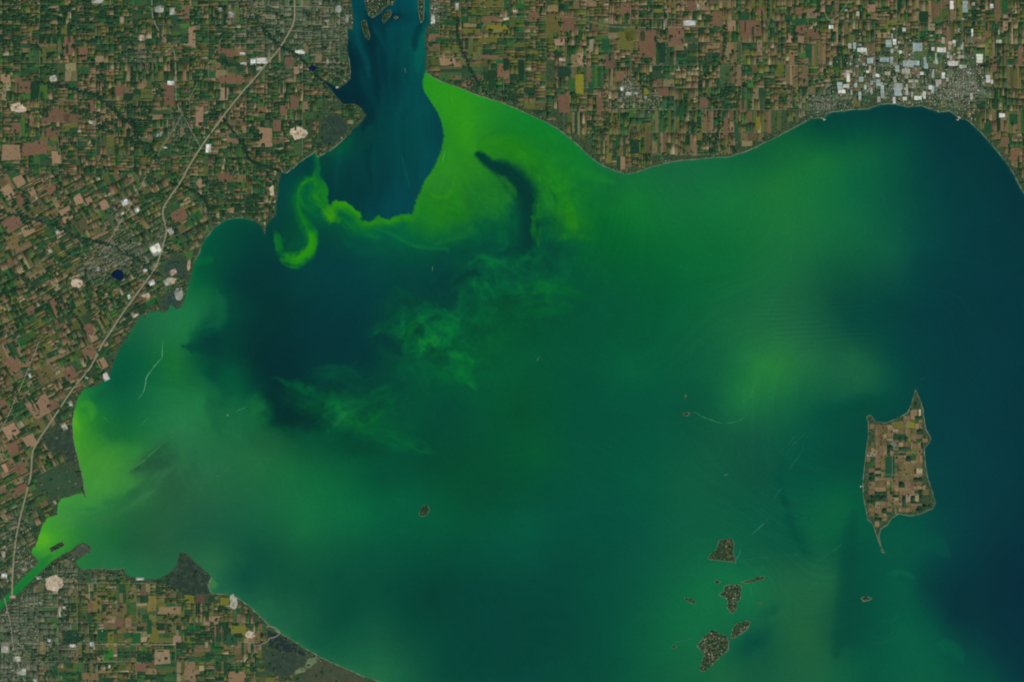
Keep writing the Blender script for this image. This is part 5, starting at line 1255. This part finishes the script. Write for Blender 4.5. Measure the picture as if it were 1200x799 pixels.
# ------------------------------------------------------------------ islands
def island(i, kind, lab, p):
    e = empty('island', W(*p.mean(0)))
    tag(e, lab, 'island')
    def adopt(o):
        o.parent = e; o.matrix_parent_inverse = e.matrix_basis.inverted(); return o
    adopt(link('ground', land_mesh('ground', p, M_land, LAND_Z)))
    adopt(link('shore', ribbon(p, {'farmland': .55, 'sandy': .5, 'built': .4, 'wooded': .25}[kind], LAND_Z + 1.2, True, wob=.8, seed=i), M_beach))
    x0, y0 = p.min(0); x1, y1 = p.max(0); mk = Mask(p, .25)
    woods, roofs = Prisms(), Prisms()
    area = .5 * abs(np.dot(p[:, 0], np.roll(p[:, 1], 1)) - np.dot(p[:, 1], np.roll(p[:, 0], 1)))
    dens = {'farmland': .04, 'wooded': .9 if area < 200 else .4, 'built': .5, 'sandy': .35}[kind]
    for _ in range(int(area * dens) + 3):
        x, y = random.uniform(x0, x1), max(-40, random.uniform(y0, y1))
        if not mk.has(x, y, .8): continue
        s = random.uniform(1, 2.6)
        woods.add(blob_outline(x, y, s * 1.4, s, random.uniform(0, 3)), LAND_Z - 1, LAND_Z + random.uniform(10, 16), lin(jit(random.choice(PAL['tree'] + [(52, 70, 48), (60, 74, 50)]), .12)))
    if kind == 'built':
        for _ in range(int(area * .16)):
            x, y = random.uniform(x0, x1), max(-40, random.uniform(y0, y1))
            if not mk.has(x, y, .7): continue
            s = random.uniform(.4, 1.3)
            roofs.add([(x - s / 2, y - s / 2), (x + s / 2, y - s / 2), (x + s / 2, y + s / 2), (x - s / 2, y + s / 2)], LAND_Z - 1, LAND_Z + random.uniform(18, 24), lin(jit(random.choice([(150, 140, 120), (124, 112, 92), (110, 104, 84), (176, 166, 150)]), .1)))
    if kind in ('farmland',) or area > 300:
        out = []; SX = 14 if kind == 'farmland' else 7
        for bx in np.arange(x0, x1, SX):
            for by in np.arange(y0, y1, SX * 1.1):
                t = []; cells(SX, SX * 1.1, .4, 42 if kind == 'farmland' else 12, t)
                out += [(bx + q[0], by + q[1], q[2], q[3]) for q in t]
        cnt = 0
        for (x, y, w, h) in out:
            qx = np.array([x, x + w, x + w, x]); qy = np.array([y, y, y + h, y + h])
            if y < -40: continue
            if not all(mk.has(a_, b_, .5) for a_, b_ in zip(qx, qy)): continue
            if kind == 'farmland':
                wood_spot = any(((x - a) / r) ** 2 + ((y - b) / s) ** 2 < 1 for a, b, r, s in [(1082, 586, 15, 16), (1022, 580, 10, 10), (1076, 478, 8, 12), (1078, 505, 10, 8), (1028, 612, 8, 7), (1020, 552, 7, 6), (1020, 490, 5, 6), (1055, 512, 8, 3)])
                cls = 'tree' if wood_spot and random.random() < .8 else random.choices(['brown', 'olive', 'green', 'pale', 'tree'], [.72, .12, .05, .03, .08])[0]
            else:
                cls = random.choices(['olive', 'green', 'brown'], [.3, .3, .4])[0]
                if kind != 'wooded' and random.random() < .6: continue
                if kind == 'wooded' and x < (x0 + x1) / 2 - 1: continue
            c = jit(random.choice(PAL[cls]), .08)
            if cls == 'olive' and kind != 'farmland': c = jit((82, 92, 58), .1)
            if cls == 'tree':
                woods.add(blob_outline(x + w / 2, y + h / 2, w * 1.2, h * 1.2, 0), LAND_Z - 1, LAND_Z + random.uniform(12, 17), lin(c)); continue
            o = link('field', random.choice(FIELDS)); o.color = lin4(c)
            o.location = W(x + w / 2, y + h / 2, LAND_Z - .5); o.scale = ((w - .2) * S, (h - .2) * S, 3.5); adopt(o)
    o = woods.build('woodland', M_wood)
    if o: adopt(o); o['kind'] = 'stuff'
    o = roofs.build('roofs', M_roof)
    if o: adopt(o); o['kind'] = 'stuff'
    if kind == 'farmland':
        for (x, y, w, h, c) in [(1043, 547, 11, 25, (28, 74, 50)), (1021, 533, 10, 3.4, (140, 126, 110)), (1067, 581, 10, 2.8, (150, 130, 116)), (1054, 498, 16, 8, (98, 98, 50)), (1068, 498, 7, 7, (120, 118, 44)), (1078, 484, 2.4, 9, (178, 162, 132)), (1047, 522, 7, 7, (100, 108, 92)), (1054, 512, 15, 7, (34, 66, 46)), (1063, 552, 14, 18, (104, 94, 58))]:
            o = link('field', unit); o.location = W(x, y, LAND_Z); o.scale = (w * S, h * S, 6.5); o.color = lin4(c); adopt(o)
        for pts in ([(1028, 500), (1028, 600)], [(1046, 495), (1045, 600)], [(1062, 488), (1063, 600)], [(1014, 556), (1086, 556)], [(1016, 530), (1083, 530)], [(1014, 590), (1070, 590)]):
            adopt(link('farm_road', ribbon(np.linspace(pts[0], pts[1], 6), .3, LAND_Z + 8), M_road))
for i, ((k, lab, _), p) in enumerate(zip(ISLANDS, ISL)):
    island(i, k, lab, p)

# ------------------------------------------------------------------ thin streaks of scum and foam on the water
STREAKS = [
 ([(190.5, 399), (190, 417), (187, 422), (178, 433), (172, 442), (170, 452), (167, 461), (161, 468)], .8, (112, 178, 128), 'pale crooked foam line trailing down the western bay'),
 ([(204, 510), (193, 518), (180, 529), (170, 538), (158, 547), (149, 552)], .8, (84, 156, 86), 'pale slanting foam line at the edge of the lime green water'),
 ([(118, 486), (124, 491), (128, 495), (131, 493)], .6, (78, 150, 92), 'short pale foam streak off the western shore'),
 ([(176, 487), (170, 493), (164, 500)], .5, (60, 136, 84), 'faint short slanting streak in the western bay'),
 ([(208, 479), (202, 486)], .5, (60, 132, 88), 'faint tiny streak east of the crooked foam line'),
 ([(808, 484.5), (815, 483), (822, 487.5), (834, 492), (846, 496), (860, 494.5), (870, 490), (878, 480), (884, 468)], .7, (58, 134, 96), 'curved pale streak trailing east from a tiny dark islet'),
 ([(893, 422), (886, 446), (880, 462), (872, 474)], .6, (54, 136, 74), 'faint pale streak in the light green eastern water'),
 ([(521.5, 176), (520, 183), (518, 191)], .7, (110, 180, 96), 'short bright streak inside the green river-mouth curtain'),
 ([(528, 113), (531, 120), (533, 126)], .7, (86, 164, 62), 'short lime streak close to the northern shore'),
 ([(944, 506), (937, 514), (930, 520), (924, 528)], .6, (44, 112, 92), 'faint slanting streak west of the farmed island'),
 ([(943, 522), (937, 534), (930, 542), (923, 556)], .6, (44, 112, 92), 'second faint slanting streak west of the farmed island'),
 ([(934, 509), (926, 518), (914, 530)], .5, (42, 110, 92), 'third faint slanting streak west of the farmed island'),
 ([(916, 572), (911, 578), (907, 586)], .7, (52, 124, 108), 'short pale streak north of the forked foam wisp'),
 ([(881, 626), (888, 620), (893, 615), (897, 611), (901, 607)], .9, (72, 142, 124), 'forked pale foam wisp north-east of the olive island'),
 ([(862, 656), (866, 650), (868, 643)], .8, (64, 138, 118), 'pale foam curl against the olive island'),
 ([(863, 656), (878, 655), (890, 653), (905, 654)], .5, (46, 120, 98), 'level faint streak east of the olive island'),
 ([(920, 651), (930, 650), (938, 647)], .5, (50, 120, 92), 'level faint streak near the dark comma of water'),
 ([(950, 669), (956, 661), (964, 653), (978, 644), (990, 634)], .6, (52, 124, 84), 'long faint slanting streak south-west of the farmed island'),
 ([(946, 692), (955, 684), (961, 678)], .4, (52, 120, 84), 'short faint slanting streak south-west of the farmed island'),
 ([(787, 757), (791, 752), (802, 750), (812, 748)], .6, (44, 124, 94), 'faint streak round the tiny islet west of the broad island'),
 ([(783, 764), (787, 758)], .5, (40, 118, 90), 'faint tail streak south of the tiny western islet'),
 ([(1030, 448), (1050, 452), (1060, 455)], .01, (30, 100, 84), ''),
 ([(1078, 446), (1083, 443), (1088, 440)], .5, (34, 98, 92), 'faint pale streak north of the farmed island'),
 ([(270, 545), (264, 552), (258, 557), (250, 559)], .7, (62, 128, 88), 'faint curved streak in the hazy green west of the basin'),
 ([(290, 476), (283, 479), (276, 482)], .9, (68, 134, 92), 'soft pale smear beside the lone white beacon'),
]
for i, (pts, w, c, lab) in enumerate(STREAKS):
    if not lab: continue
    p = catmull(pts, 8); n = len(p)
    t = np.linspace(0, 1, n)
    p = p + .35 * np.stack([fbm(p[:, 0], p[:, 1], 3, 700 + i, 2), fbm(p[:, 0], p[:, 1], 3, 750 + i, 2)], 1)
    o = link('algae_streak', ribbon(p, [w * .2, w * .6, w * .75, w * .7, w * .5, w * .15], 1.0, wob=1.0, seed=i * 3), M_streak)
    o.color = lin4(tuple(v * .88 for v in c))
    tag(o, lab, 'algae streak')

# ------------------------------------------------------------------ ships, beacon, pier
def ship(px, py, heading, lab, L=225.0):
    e = empty('cargo_ship', W(px, py, 0), heading); tag(e, lab, 'ship')
    b = 26.0
    out = [(-L / 2, -b / 2), (L * .36, -b / 2), (L * .45, -b * .36), (L / 2, 0), (L * .45, b * .36), (L * .36, b / 2), (-L / 2, b / 2)]
    def prism(name, pts, z0, z1, mat):
        n = len(pts); me = bpy.data.meshes.new(name)
        me.from_pydata([(x, y, z0) for x, y in pts] + [(x, y, z1) for x, y in pts], [], [tuple(range(n, 2 * n))] + [(i, (i + 1) % n, n + (i + 1) % n, n + i) for i in range(n)])
        return link(name, me, mat, e)
    prism('hull', out, -4, 10, M_hull)
    prism('deck', [(x * .97, y * .92) for x, y in out], 10.05, 10.8, M_deck)
    rect = lambda x, w, d: [(x - w / 2, -d / 2), (x + w / 2, -d / 2), (x + w / 2, d / 2), (x - w / 2, d / 2)]
    house = prism('deckhouse', rect(-L * .43, 22, 22), 10.9, 28, M_white)
    fun = prism('funnel', rect(-L * .47, 8, 7), 28.05, 36, M_hull); fun.parent = house
    for k in range(6): prism('hatch_cover', rect(-L * .3 + k * L * .115, L * .085, 18), 10.85, 13, M_deck)
    V = [(-L / 2 - 4, 10, .7), (-L / 2 - 4, -10, .7), (-L / 2 - 120, -16, .7), (-L / 2 - 260, -3, .7), (-L / 2 - 260, 3, .7), (-L / 2 - 120, 16, .7)]
    me = bpy.data.meshes.new('wake'); me.from_pydata(V, [], [(0, 5, 4, 3, 2, 1)]); me.update()
    if me.polygons[0].normal.z < 0: me.flip_normals()
    link('wake', me, M_wake, e)
ship(631, 419, math.radians(68), 'pale freighter with a short wake in the middle of the green basin')
ship(507, 313, math.radians(84), 'faint freighter in the dark water south of the scum front', 200)
ship(852.5, 555.5, math.radians(20), 'lone freighter in the open water west of the farmed island', 190)
ship(474.5, 81, math.radians(100), 'small freighter sailing down the blue river mouth', 160)

e = empty('harbour_beacon', W(267, 486.3, 0)); tag(e, 'lone white beacon on a round base in the hazy green bay', 'beacon')
def cyl(name, r0, r1, z0, z1, mat, par, n=16):
    me = bpy.data.meshes.new(name)
    V = [(r0 * math.cos(6.2832 * i / n), r0 * math.sin(6.2832 * i / n), z0) for i in range(n)] + [(r1 * math.cos(6.2832 * i / n), r1 * math.sin(6.2832 * i / n), z1) for i in range(n)]
    me.from_pydata(V, [], [tuple(range(n, 2 * n))] + [(i, (i + 1) % n, n + (i + 1) % n, n + i) for i in range(n)])
    return link(name, me, mat, par)
cyl('base', 75, 62, -6, 6, M_deck, e); cyl('tower', 16, 11, 6.02, 28, M_white, e); cyl('lantern', 8, 6, 28.02, 35, M_deck, e)

def pier(px, py, lab, bits, rz=0.0):
    e = empty('harbour_pier', W(px, py, 0), rz); tag(e, lab, 'pier')
    for nm, (x, y, w, h, z) in bits:
        o = link(nm, roof_unit, None, e); o.location = (x * S, -y * S, -4); o.scale = (w * S, h * S, z + 4); o.color = lin4((196, 192, 176))
pier(1011.5, 569.5, 'white ferry pier on the west shore of the farmed island', (('jetty', (-1.4, 0, 3.4, .5, 9.4)), ('dock_head', (-3, .5, .8, 1.6, 9.9))))
pier(964.5, 138.5, 'pale harbour pier of the small harbour town', (('jetty', (0, 1.2, .7, 4, 9.4)), ('dock_head', (.9, 2.6, 2.2, .7, 9.9)), ('quay', (-.6, -.6, 2.6, .8, 12.5))), .4)
pier(1124, 138.5, 'pale harbour pier below the lakeside town', (('jetty', (0, 1.4, .6, 4, 9.4)), ('dock_head', (-.8, 2.9, 2.0, .6, 9.9)), ('quay', (-.4, -.8, 3, .9, 12.5))), -.5)
